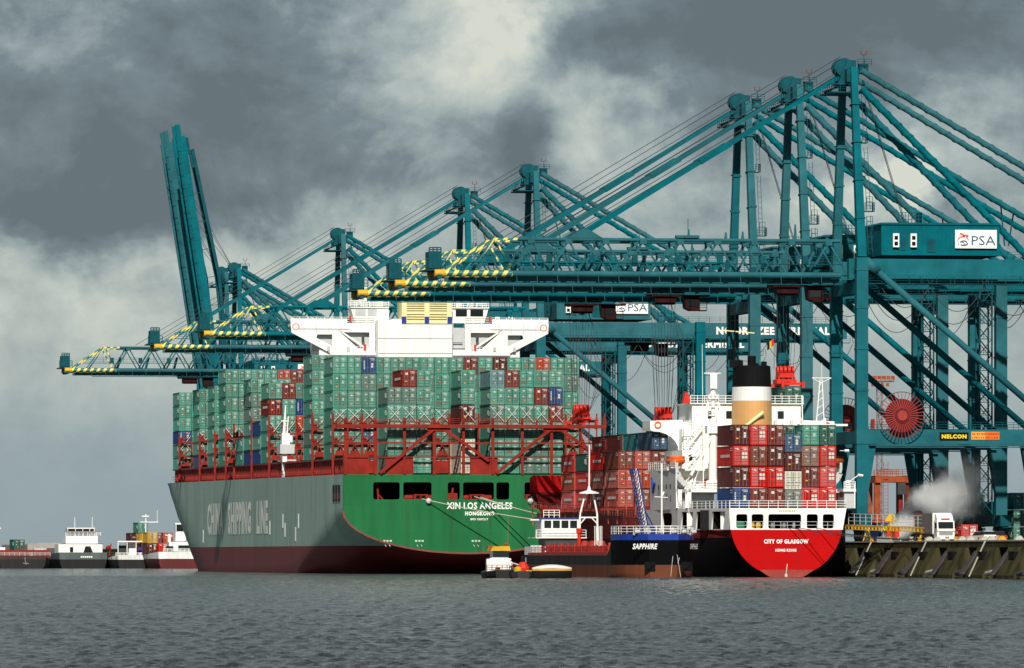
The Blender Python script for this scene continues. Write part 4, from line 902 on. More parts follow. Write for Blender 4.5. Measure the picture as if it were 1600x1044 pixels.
    def stack(a, cols, base, H, tiers, bay, colours, hide=lambda c, t: False, default='green', pitch=None):
        pitch = pitch or H + .015
        for c in cols:
            nt = tiers[c] if isinstance(tiers, dict) else tiers
            for t in range(nt):
                if hide(c, t): continue
                col = colours.get((c, nt - 1 - t) if True else None, default)
                if col == 'green' and random.random() < .10: col = 'ggrey'
                lab = '%s container, %s, %s column from port, %s' % (CNAME[col], bay, ORD[c], tier_word(t, nt - 1))
                container(XIN, colb(c), a, base + t * pitch, col, H, lab, G1)
    # aftmost bay: rows counted from each column's top
    t1 = {3: 5, 4: 6, 5: 6, 8: 6, 10: 6, 11: 6, 12: 6, 13: 6, 14: 6}
    c1 = {(4, 0): 'dkred', (8, 2): 'maroon', (8, 3): 'green', (8, 4): 'cream', (8, 5): 'cream', (10, 0): 'ltblue', (11, 0): 'dkred', (13, 1): 'dkred', (14, 1): 'blue', (14, 2): 'dkred', (12, 5): 'ggrey', (3, 4): 'ggrey'}
    stack(.9, sorted(t1), 16.95, 2.896, t1, 'aftmost bay', c1, pitch=2.905)
    c2 = {(2, 0): 'blue', (9, 0): 'dkred', (11, 0): 'maroon', (14, 0): 'orange', (3, 4): 'dkred', (2, 4): 'steel', (1, 5): 'ggrey'}
    hidden2 = {3: 3, 4: 5, 5: 5, 6: 0, 8: 5, 9: 2, 10: 5, 11: 5, 12: 5, 13: 5}
    stack(14.4, range(17), 19.45, 2.896, 6, 'second bay', c2, hide=lambda c, t: t < hidden2.get(c, 0) - 1 and c in (4, 5, 11, 12, 13), pitch=2.91)
    stack(41.8, (0, 1, 2), 19.65, 2.591, 7, 'bay aft of the bridge', {(0, 5): 'ggrey'}, pitch=2.61)
    stack(103.2, (0, 1, 2, 3), 19.9, 2.896, 5, 'fourth bay ahead', {(0, 1): 'dkred', (1, 0): 'dkred', (2, 1): 'blue', (2, 2): 'orange'}, hide=lambda c, t: c == 3 and t < 4, pitch=2.93)
    stack(116.0, (0,), 19.95, 2.591, 3, 'fifth bay ahead', {(0, 0): 'blue', (0, 2): 'blue'}, pitch=2.61)
    stack(129.6, (0, 1, 2), 20.0, 2.591, 6, 'sixth bay ahead', {(0, 5): 'blue', (0, 2): 'ggrey'}, hide=lambda c, t: c == 2 and t < 4, pitch=2.66)
    stack(143.0, (0,), 20.0, 2.591, 2, 'seventh bay ahead', {}, pitch=2.61)
    stack(170.2, range(9), 20.15, 2.591, 7, 'eighth bay ahead', {(4, 0): 'orange', (5, 0): 'dkred', (1, 2): 'ggrey'}, hide=lambda c, t: c > 2 and t < 5, pitch=2.64)
    stack(188.4, (0, 1), 20.25, 2.591, 6, 'ninth bay ahead', {(1, 1): 'dkgreen'}, pitch=2.62)
    stack(214.2, (0, 1), 20.3, 2.591, 6, 'tenth bay ahead', {(1, 1): 'dkred', (1, 3): 'maroon', (0, 5): 'steel'}, pitch=2.60)
    stack(250.2, (0, 1, 2, 3), 20.45, 2.591, 6, 'foremost bay', {(0, 3): 'blue', (3, 1): 'maroon', (2, 2): 'dkgreen'}, hide=lambda c, t: c == 3 and t < 2, pitch=2.60)
    return root
BIG = build_big_ship()
# mooring ropes led from the stern to the quay
for k, (b, z, tb, ta, tz, lab) in enumerate(((-8.0, 12.6, 27.5, -22, 7.3, 'pale mooring rope from the left stern opening past the ship name'), (.9, 13.0, 30, -34, 6.0, 'upper pale mooring rope from the middle stern opening'), (1.9, 12.9, 30, -30, 5.6, 'lower pale mooring rope from the middle stern opening'),
                                        (10.6, 12.9, 31, -26, 6.0, 'pale mooring rope from the right stern opening'), (11.4, 12.9, 31, -21, 5.6, 'second pale mooring rope from the right stern opening'))):
    m = MB(); p = Vector((b, -.3, z)); q = Vector((tb, ta, tz)); pr = None
    for i in range(17):
        t = i / 16; c = p.lerp(q, t) - Vector((0, 0, 4 * .9 * t * (1 - t)))
        if pr is not None: m.tube(pr, c, .085, 5)
        pr = c
    o = m.build('mooring_rope', ROPE); o.location = XIN.o; o.rotation_euler = (0, 0, TH); tag(o, lab, 'rope', 'mooring ropes of the green ship')
# ---------------------------------------------------------------- the red-sterned ship
def build_city():
    root = thing('container_ship', 'smaller container ship with red rounded stern, white upper decks and buff, white and black funnel', 'container ship', CITY.o, TH)
    def Bd(a): return 8.0 + 4.8 * sm(a / 26 + .12) - 4.8 * sm(.12)
    def sec(a):
        S = []; hb = Bd(a); zd = 6.7 + 1.0 * sm((a - 40) / 30) + 2.0 * sm((a - 60) / 90) + 6.4 * sm((a - 151) / 6); zc = 7.6 - 8 * sm(a / 24); zb = max(-4.5, .0 - a * .35)
        for i in range(17):
            if i <= 6: z = lerp(zd, zc, i / 6); z = min(z, zd); f = 1 if zc < z else math.sqrt(max(0, 1 - ((zc - z) / (zc - zb)) ** 2))
            else:
                t = (i - 6) / 10 * math.pi / 2; z = zc - (zc - zb) * math.sin(t); f = math.cos(t)
                if z > zd: z = zd
            q = cl(z / 13); a1 = lerp(95, 148, q); a2 = lerp(163, 172, q); t = cl((a - a1) / (a2 - a1)); f *= max(0, 1 - t ** lerp(1.5, 2.4, q))
            S.append((hb * f, z))
        return S
    st = [0, 2, 4, 7, 10, 14, 18, 22, 26, 32, 40, 48, 55, 62, 70, 85, 95, 105, 115, 125, 134, 142, 148, 152, 156, 159, 162, 164, 166, 168, 170, 172]
    S = [(a, sec(a)) for a in st]
    hm = paint('red_ship_hull_paint', (.006, .006, .007), .7, .2, .2, spec=.05, bands=[(5.6, (.13, .012, .012)), (13.4, (.50, .010, .010))])
    loft('hull', S, hm, root, None, ('deck', REDD, 11.2))
    out = [(-8 * math.sqrt(max(0, 1 - ((7.6 - z) / 7.6) ** 2)) if z < 7.6 else -8, z) for z in (6.7, 6.2, 5.5, 4.8, 4, 3.2, 2.4, 1.7, 1.1, .6, .25, .05, -.6)]
    out = out + [(-x, z) for x, z in out[::-1]]
    SR = paint('stern_red_paint', (.50, .003, .004), .6, .10, .3, spec=.08, streak=.25, plates=.12, bands=None)
    tr = panel('transom', out, [], .2, SR, root, (0, -.12, 0))
    low = [(-3.9, 1.05), (3.9, 1.05), (2.9, .35), (1.8, -.2), (-1.8, -.2), (-2.9, .35)]
    panel('boot_topping', low, [], .04, paint('pink_antifouling', (.33, .05, .04), .7, .3, .8), root, (0, -.26, 0))
    text('lettering', 'CITY OF GLASGOW', 6.4, .62, WHITE2, tr, (-.05, -.25, 4.75), bold=.05)
    text('lettering', 'HONG KONG', 3.0, .42, WHITE2, tr, (-.1, -.25, 3.62), bold=.05)
    m = MB(); m.bar((-.1, -.25, .3), (.1, -.25, 1.9), .09); m.box(-.25, .1, -.3, -.2, .1, .5); m.build('draught_marks', DEC, tr)
    # white poop bulwark with openings, panels following the deck edge
    poop = [(-8.05, 6.7), (8.05, 6.7), (8.6, 9.75), (-8.1, 9.75)]
    wins = [(-7.2, -5.6, 6.9, 8.9), (-5.0, -3.3, 6.9, 8.9), (-2.6, 2.1, 6.85, 8.9), (2.9, 4.5, 6.9, 8.9), (5.2, 6.8, 6.9, 8.9)]
    panel('poop_bulwark', poop, [rr(*w, .28) for w in wins], .25, WHITE, root, (0, -.1, 0))
    text('lettering', 'ROTTERDAM', 2.6, .30, paint('faded_gold_letters', (.55, .42, .18), .6, .1), root, (.2, -.26, 9.28), bold=.02) if False else None
    m = MB()
    for k in range(9): m.box(-1.1 + k * .27, -.93 + k * .27, -.27, -.24, 9.25, 9.48)
    m.build('faded_name_plate', paint('faded_gold_letters', (.55, .45, .22), .6, .1), root)
    for w in wins:
        m = MB(); m.rail([(w[0], .3, 6.85), (w[1], .3, 6.85)], 1.0, .035, .8, rows=2); m.build('railing', GREYW, root)
    for (b, w, mt) in ((-6.4, 1.6, GREEN), (-4.6, .75, YEL), (-3.7, .75, YEL), (3.0, .5, YEL), (-1.7, .5, GREY), (0, .5, GREY), (1.4, .5, GREY)):
        m = MB(); m.lathe((b, 1.6, 6.8), [(w * .5, 0), (w * .5, .9), (w * .35, 1.05)], 14); m.build('deck_drum', mt, root)
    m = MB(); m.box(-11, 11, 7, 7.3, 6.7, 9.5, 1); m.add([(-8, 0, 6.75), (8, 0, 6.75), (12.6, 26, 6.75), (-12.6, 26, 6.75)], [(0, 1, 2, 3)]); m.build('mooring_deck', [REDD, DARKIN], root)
    m = MB(); m.add([(-8, 0, 9.7), (8, 0, 9.7), (12.7, 24, 9.7), (12.8, 46, 9.7), (-12.8, 46, 9.7), (-12.7, 24, 9.7)], [(0, 1, 2, 3, 4, 5)]); m.build('main_deck', GREY, root)
    edge = [(a, Bd(a)) for a in (0, 3, 6, 10, 14, 18, 22, 26, 37)]
    for s in (-1, 1):
        A = Vector((s * 8.05, 0, 0)); B = Vector((s * Bd(18), 18, 0)); C = Vector((s * 12.82, 42, 0)); Ln = (B - A).length; L2 = (C - B).length
        pn = lambda ou, ho, p, q, nm: panel(nm, ou, ho, .22, GREYW, root, p, q - p)  # white side walls, their shade painted in as grey
        pn([(0, 6.7), (Ln, 6.7), (Ln, 9.75), (0, 9.75)], [[(2.2, 6.8), (6.4, 6.8), (6.0, 9.3), (1.4, 9.3)], [(8.0, 6.8), (12.0, 6.8), (11.6, 9.3), (7.2, 9.3)], [(13.5, 6.8), (17.4, 6.8), (17.0, 9.3), (12.9, 9.3)]], A, B, 'side_bulwark')
        pn([(0, 6.7), (L2, 6.7), (L2, 9.75), (0, 9.75)], [rr(4, 11, 7.4, 9.2, .8)], B, C, 'side_bulwark')
        ou = [(0, 9.75), (19.5, 9.75), (19.5, 15.6), (1.5, 15.6), (1.5, 12.6), (0, 12.6)] if s < 0 else [(0, 9.75), (19, 9.75), (19, 12.6), (0, 12.6)]
        pn(ou, [], B, C, 'side_wall')
    for (a, z0, z1) in ((3, 6.7, 9.7), (8.5, 6.7, 9.7), (14, 6.7, 9.7), (14.5, 9.8, 12.5), (18, 9.8, 12.5)):
        b = -Bd(a); wf = MB(); wf.bar((b - .12, a + .2, z0), (b + .05, a + 1.2, z1), .35, .5); wf.box(b - .1, b + .5, a, a + .25, z0, z1); wf.build('slanted_frame', WHITE, root)
    # lettering and openings on the port side wall
    m = MB()
    for k in range(4): m.box(-12.86, -12.78, 20.5 + k * 3.2, 21.2 + k * 3.2, 12.6, 13.3)
    m.build('porthole', DGREY, root)
    m = MB(); m.bar((-12.9, 35.0, 12.2), (-12.9, 33.6, 13.6), .3); m.bar((-12.9, 34.6, 12.4), (-12.9, 36.0, 14.4), .2); m.build('emblem', BLUE, root)
    # decks and house
    m = MB(); m.box(-11.6, 11.6, 14.5, 40, 12.1, 12.55, 0); m.box(-12.7, 12.7, 24, 42, 15.3, 15.6, 0); m.box(-11.2, -7.2, 24, 40, 9.75, 12.1, 0); m.box(-11.6, 10.6, 26.5, 42, 12.55, 15.3, 0)
    m.box(-9.9, 9.9, 28, 42, 15.6, 18.3, 0); m.box(-9.4, 9.4, 29, 42, 18.3, 21.4, 0); m.box(-9.9, -6.9, 27.4, 28, 15.6, 18.3, 0); m.box(-8.0, 8.0, 30, 41, 21.4, 25.0, 0); m.box(-8.4, 8.4, 29.6, 41.4, 25.0, 25.15, 0)
    m.build('house_block', WHITE, root)
    m = MB(); m.box(-11.4, -7.0, 18, 23.9, 9.75, 12.0); m.build('deck_store', GREYW, root)
    # bridge wings: arched bracket on the port side
    for s in (-1, 1):
        arc = [(s * (9.4 + 3.8 * (1 - math.cos(R(t))) * 1.0), 18.2 + 2.9 * math.sin(R(t))) for t in range(0, 91, 15)]
        ou = [(s * 7.9, 22.8), (s * 13.6, 22.6), (s * 13.6, 21.3), (s * 13.2, 21.1)] + arc[::-1][1:] + [(s * 9.4, 17.0), (s * 7.9, 17.0)]
        panel('wing_bracket', ou, [], .3, WHITE, root, (0, 33.2, 0))
        m = MB(); m.box(*sorted((s * 7.9, s * 13.6)), 33.3, 39.5, 21.2, 21.5); m.box(*sorted((s * 13.45, s * 13.6)), 33.3, 39.5, 21.4, 22.6); m.build('bridge_wing', WHITE, root)
        m = MB(); m.torus((s * 12.5, 32.95, 22.0), .42, .11); m.build('lifebuoy', ORANGE, root)
        # lifeboat in its davit
        lb = MB(); prof = [(0, .2), (.8, .9), (1.25, 1.2), (1.35, 1.25), (1.25, 1.15), (.8, .8), (0, .25)]
        n = 12; vs = []; fs = []
        for i, t in enumerate((0, .06, .18, .5, .82, .94, 1)):
            w = (0.1, .75, 1.05, 1.25, 1.05, .75, .1)[i]
            for k in range(n): an = 2 * math.pi * k / n; vs.append((s * 11.6 + w * math.cos(an), 20 + 7 * t, 16.75 + w * math.sin(an) * (.80 if math.sin(an) < 0 else .35)))
        for i in range(6):
            for k in range(n): fs.append((i * n + k, i * n + (k + 1) % n, (i + 1) * n + (k + 1) % n, (i + 1) * n + k))
        fs += [tuple(range(n)), tuple(range(6 * n, 7 * n))]; lb.add(vs, fs); lb.box(s * 11.6 - .9, s * 11.6 + .9, 21, 26, 16.9, 17.35)
        lb.build('lifeboat', ORANGE if s < 0 else RUST, root, True)
        for a in (20.6, 26.2):
            dv = MB(); pr = None
            for k in range(8): t = R(100 * k / 7); c = Vector((s * (9.4 + 2.6 * math.sin(t)), a, 12.9 + 3.0 * (1 - math.cos(t)))); pr is not None and dv.bar(pr, c, .35, .8); pr = c
            dv.build('davit', GREYW, root)
    for (xa, xb, z0, z1, mt) in ((-5.7, -4.8, 22.9, 24.0, GLASS), (4.6, 5.5, 22.9, 24.0, GLASS), (-9.0, -8.4, 16.2, 17.6, GLASS), (-3, -2, 22.9, 24, GLASS)):
        m = MB(); m.box(xa, xb, (29.93 if z0 > 20 else 27.33), (29.98 if z0 > 20 else 27.38), z0, z1); m.build('window', mt, root)
    for (x, a, z, w, h, mt) in ((-7.0, 26.4, 13.1, .7, .9, RED), (-10.2, 26.4, 13.4, .5, .8, RED), (-6.0, 26.4, 12.7, 1, 2, DGREY), (-9.7, 14.4, 7.0, .7, 1.6, RED), (-8.9, 26.4, 13.6, .5, .5, DGREY), (-3.5, 26.4, 13, .8, 2, DGREY)):
        m = MB(); m.box(x, x + w, a - .1, a - .02, z, z + h); m.build('fire_locker' if mt is RED else 'doorway', mt, root)
    r = MB(); P = [(-8.1, .1, 9.75), (8.6, .1, 9.75)]; r.rail(P, 1.05, .04, 1.35); r.rail([(-8.05, .1, 9.75), (-Bd(10), 10, 9.75), (-Bd(18), 18, 9.75)], 1.05, .04, 1.4); r.rail([(8.6, .1, 9.75), (Bd(10), 10, 9.75), (12, 18, 9.75)], 1.05, .04, 1.4)
    r.rail([(-11.5, 14.6, 12.55), (-6, 14.6, 12.55)], 1.05, .045, .9); r.rail([(-12.6, 18.3, 15.6), (-12.6, 40, 15.6)], 1.05, .04, 1.6); r.rail([(-12.6, 24.2, 15.6), (-8, 24.2, 15.6)], 1.05, .045, .9)
    r.rail([(-8.3, 29.7, 25.1), (8.3, 29.7, 25.1)], 1.1, .045, 1.0); r.rail([(-9.8, 28.1, 18.3), (-6, 28.1, 18.3)], 1.1, .05, .8); r.rail([(-9.3, 29.1, 21.4), (-6, 29.1, 21.4)], 1.1, .05, .8); r.rail([(-9.8, 28.1, 20.2), (-8, 28.1, 20.2)], 1.1, .05, .6)
    r.build('railing', WHITE2, root)
    st_ = MB()
    for p, q in (((-9.9, 25.5, 12.6), (-7.4, 26.2, 15.6)), ((-9.6, 27.2, 15.6), (-6.8, 27.8, 18.4)), ((-9.3, 28.5, 18.4), (-6.8, 28.9, 21.4))):
        p = Vector(p); q = Vector(q)
        for d in (0, -.5): st_.bar(p + Vector((0, d, 0)), q + Vector((0, d, 0)), .12, .3); st_.bar(p + Vector((0, d, 1)), q + Vector((0, d, 1)), .06)
        for i in range(9): c = p.lerp(q, i / 9); st_.bar(c, c + Vector((0, -.5, 0)), .2, .06); st_.bar(c, c + Vector((0, 0, 1)), .05)
    st_.build('stairway', WHITE2, root)
    # funnel
    f = MB(); prof = [(2.95, 0), (2.72, 6.2)]; f.lathe((0.3, 27.5, 16), [(3.0, 0), (2.83, 9.4)], 32, 0, 1, 1.35); f.lathe((.3, 27.5, 25.4), [(2.832, 0), (2.79, 2.0)], 32, 1, 1, 1.35); f.lathe((.3, 27.5, 27.4), [(2.792, 0), (2.66, 3.0), (2.4, 3.1)], 32, 2, 1, 1.35)
    f.lathe((-1.6, 26.0, 30.4), [(.35, 0), (.35, .8), (.25, .85)], 12, 2); f.lathe((.2, 27, 30.4), [(.62, 0), (.62, 1.5), (.5, 1.5)], 12, 2); f.lathe((2.0, 27, 30.4), [(.42, 0), (.42, .7), (.3, .7)], 12, 2); f.lathe((1.2, 29, 30.4), [(.4, 0), (.4, .5), (.3, .5)], 12, 2)
    f.build('funnel', [BUFF, WHITE2, BLACK], root, False)
    for p in root.children[-1].data.polygons: p.use_smooth = len(p.vertices) == 4
    m = MB(); m.tube((-1.2, 23.6, 21.8), (1.2, 23.2, 23.7), .22, 10, 0, .28); m.bar((-3.2, 24, 20.9), (-1.2, 23.6, 21.9), .1, .1, 1); m.build('exhaust_pipe', [CREAM, DGREY], root)
    m = MB(); m.bar((-2.4, 27, 30), (-2.2, 27, 39.5), .28, .28, 0, .1, .1); m.bar((-4.3, 27, 35.6), (.6, 27, 35.2), .14, .14, 1); m.bar((-1, 27.2, 32.0), (-3.4, 27.2, 32.0), .1)
    for z in (33, 34, 37, 38): m.bar((-2.8, 27, z), (-1.8, 27, z), .12)
    m.bar((-2.9, 27, 31), (-2.9, 27, 37.5), .08); m.box(-3.0, -1.5, 26.6, 27.4, 30.2, 31.3, 0); m.build('main_mast', [BLACK, CREAM], root)
    fl = MB()
    for i in range(3):
        vs = [(1.9 + i * .32 + u * .33, 24 + .12 * math.sin(4 * (i + u)), 32.6 + w * 1.0 + .25 * (i + u)) for u in (0, 1) for w in (0, 1)]; fl.add(vs, [(0, 1, 3, 2)], i)
    fl.bar((2.9, 24, 30), (2.95, 24, 34.6), .06, .06, 0); fl.build('flag', [BLACK, paint('flag_yellow', (.8, .55, .02), .7, 0), paint('flag_red', (.6, .02, .02), .7, 0)], root)
    # kingposts and signal masts
    k = MB(); k.tube((-7.6, 15.5, 12.5), (-7.6, 15.5, 22.6), .62, 14); k.tube((-7.6, 15.5, 22.6), (-7.6, 15.5, 28.0), .28, 10, 0, .2); k.box(-8.6, -6.6, 14.6, 16.4, 20.5, 21.6); k.box(-8.1, -7.1, 15, 16, 26.9, 29.0); k.bar((-8.9, 15.5, 29.1), (-6.5, 15.5, 29.1), .12)
    for s in (-1, 1): k.bar((-7.6, 15.5, 27), (-7.6 + s * 1.7, 15.5, 22.6), .14); k.bar((-7.6 + s * 1.0, 15.5, 21.6), (-7.6 + s * .6, 15.5, 26), .14)
    for z in (23, 24.2, 25.4): k.box(-8.3, -6.9, 15.0, 16.0, z, z + .12); k.rail([(-8.3, 15, z), (-6.9, 15, z)], .7, .03, .5)
    for dx in (1.3, 1.75): k.bar((-7.6 + dx, 15.4, 12.5), (-7.6 + dx, 15.4, 24.0), .08)
    for i in range(24): k.bar((-6.3, 15.4, 12.7 + i * .48), (-5.85, 15.4, 12.7 + i * .48), .05)
    k.bar((-9.0, 15.5, 12.5), (-9.2, 15.4, 33.2), .14, .14, 0, .05, .05); k.bar((-7.9, 15, 20.0), (-11.0, 14.6, 14.5), .3, .35); k.bar((-8.1, 15, 20.4), (-10.4, 14.8, 13.6), .08)
    k.tube((-10.2, 16, 12.55), (-10.2, 16, 17.2), .22, 10); k.box(-10.7, -9.7, 15.6, 16.4, 17.2, 17.6); k.box(-8.6, -6.8, 14.9, 15.2, 12.55, 13.8); k.lathe((-9.3, 15.2, 12.55), [(.4, 0), (.45, .5), (.2, .9)], 10); k.lathe((-11.0, 15.3, 12.55), [(.3, 0), (.35, .7), (.15, 1.0)], 10)
    k.build('kingpost', WHITE2, root)
    m = MB(); m.prism([(-9.4, 25.1), (-8.4, 25.1), (-8.6, 26.4), (-9.0, 26.8)], 29.5, 31); m.build('satellite_dome', RED, root)
    m = MB()
    for s in (-1, 1): m.bar((8.0 + s * .8, 16, 18.5), (8.2 + s * .15, 16, 28.3), .13)
    for i in range(9): m.bar((8.0 - .8 + i * .08, 16, 18.8 + i * 1.05), (8.0 + .8 - i * .07, 16, 19.4 + i * 1.05), .07)
    m.bar((6.9, 16, 28.5), (9.7, 16, 28.5), .1); m.bar((6.9, 16, 28.5), (8.2, 16, 27.8), .07); m.bar((9.7, 16, 28.5), (8.2, 16, 27.8), .07); m.bar((8.3, 16, 28.3), (8.3, 16, 30.6), .05)
    m.box(7.3, 9.0, 15.4, 16.6, 9.7, 21.6); m.build('signal_mast', WHITE2, root)
    m = MB(); m.box(4.9, 11.9, 15, 17, 21.6, 21.9); m.bar((5.3, 15, 21.9), (5.2, 15, 26), .16); m.bar((4.6, 15, 24), (5.3, 15, 22), .1); m.lathe((8.6, 15.5, 21.9), [(.28, 0), (.28, .6), (.1, .9)], 10); m.build('lamp_platform', WHITE2, root)
    m = MB(); m.box(8.3, 10.1, .4, 5, 12.1, 12.5); m.box(8.5, 9.9, .8, 4.4, 9.75, 12.1, 1); m.rail([(8.4, .5, 12.5), (10.0, .5, 12.5)], 1.0, .05, .6); m.bar((9.9, .4, 9.75), (9.9, .4, 13.2), .16); m.lathe((9.1, 1.2, 12.5), [(.42, 0), (.42, .9), (.2, 1.2)], 12)
    m.bar((9.3, .6, 13.6), (10.6, .6, 14.5), .1); m.tube((10.4, .5, 14.45), (11.1, .5, 14.35), .18, 8); m.bar((8.3, 3, 17.9), (9.3, 3, 17.9), .08); m.tube((9.0, 3, 17.9), (9.6, 3, 17.9), .2, 8); m.build('gangway_platform', [WHITE2, GREYW], root)
    # bow bulwark shown over the deck cargo: lies in the hull loft; hand rails along the side
    r = MB()
    for i in range(14): a = 44 + i * 8; b = -S[0][1][0][0] if False else -12.75; r.bar((b + .3, a, 7.8), (b + .3, a, 11.2), .16)
    r.rail([(-12.7, 44, 8.6), (-12.7, 150, 10.6)], 1.1, .04, 2.4); r.build('side_railing', paint('rail_pinkish', (.35, .08, .06), .6, .1), root)
    m = MB(); m.box(-11.5, 11.5, 46, 150, 7.5, 9.9); m.build('hatch_covers', REDD, root)
    # cargo aft
    G2 = 'containers on the red ship'
    rows = [['maroon', 'red', 'dkred', None, 'green', 'dkgreen'], ['red', 'brown', 'maroon', None, 'rustgrey', 'red'], ['maroon', 'red', 'red', None, 'dkred', 'red'], ['blue', 'dkred', 'dkred', None, 'red', 'red']]
    b0 = -7.45
    for ri, row in enumerate(rows):
        for ci, col in enumerate(row):
            if col: container(CITY, b0 + 2.49 * (ci + .5), 1.3, 9.8 + (3 - ri) * 2.965, col, 2.896, '%s container astern on the red ship, %s column, %s' % (CNAME[col], ORD[ci], tier_word(3 - ri, 3)), G2)
    for t, col in enumerate(('grey', 'cream', 'maroon', 'steel')):
        container(CITY, b0 + 2.49 * 3.5, 1.3, 9.8 + t * 2.63, col, 2.591, '%s container in the lower fourth column of the red ship, %s' % (CNAME[col], tier_word(t, 3)), G2)
    container(CITY, b0 + 2.49 * 3.5, 6.0, 20.35, 'dkgreen', 1.2 if False else 1.295, 'dark green half height container on top of the steel blue one astern', G2)
    # cargo forward, port outer rows
    fw = {67: [['orange', 'orange', 'brown'], ['brown', 'orange', 'orange'], ['orange', 'dkred', 'dkred']], 80.5: [['dkred', 'orange', 'red']], 94: [['red', 'red', 'dkgreen']], 107.5: [['red', 'orange', 'red']]}
    names = {67: 'first bay ahead of bridge', 80.5: 'second bay ahead of bridge', 94: 'third bay ahead of bridge', 107.5: 'fourth bay ahead of bridge'}
    for a, cols in fw.items():
        for ci, colr in enumerate(cols):
            for t, col in enumerate(colr):
                container(CITY, -11.3 + 2.5 * ci, a, 10.35 + t * 2.84, col, 2.80, '%s container, red ship, %s, %s column, %s' % (CNAME[col], names[a], ORD[ci], tier_word(t, 2)), G2)
    for (a, b, z, col, w) in ((107.5, -6.4, 18.9, 'dkred', 'set back'), (94, -6.4, 18.9, 'maroon', 'with a white sign'), (80.5, -6.2, 18.9, 'teal', 'beside a steel blue one'), (67, -6.2, 18.9, 'steel', 'under the bridge wing'), (67, -3.7, 18.9, 'steel', 'below the wing arch')):
        container(CITY, b, a, z, col, 2.80, '%s container %s, upper partial tier of the red ship' % (CNAME[col], w), G2)
    return root
SHIP2 = build_city()
for k, (b, z, tb, ta, tz, lab) in enumerate(((.3, 7.0, 17.5, -26, 5.3, 'dark mooring rope from the middle opening of the red stern'), (4.2, 7.0, 17.5, -22, 5.3, 'dark mooring rope from the right opening of the red stern'), (1.6, 7.0, 18, -34, 5.3, 'longer dark mooring rope from the middle opening of the red stern'))):
    m = MB(); p = Vector((b, -.2, z)); q = Vector((tb, ta, tz)); pr = None
    for i in range(13):
        t = i / 12; c = p.lerp(q, t) - Vector((0, 0, 2.4 * t * (1 - t)))
        if pr is not None: m.tube(pr, c, .05, 5)
        pr = c
    o = m.build('mooring_rope', DGREY); o.location = CITY.o; o.rotation_euler = (0, 0, TH); tag(o, lab, 'rope', 'mooring ropes of the red ship')
c = container(Frame(0, 0), 0, 0, 0, 'dkgreen', 2.896, 'dark green container hanging under the red spreader right of the funnel', None)
c.location = Vector(CRANE_ROOTS[0].location) + SV * -9.5 + HV * 3.2; c.location.z = 27.9 - 2.95

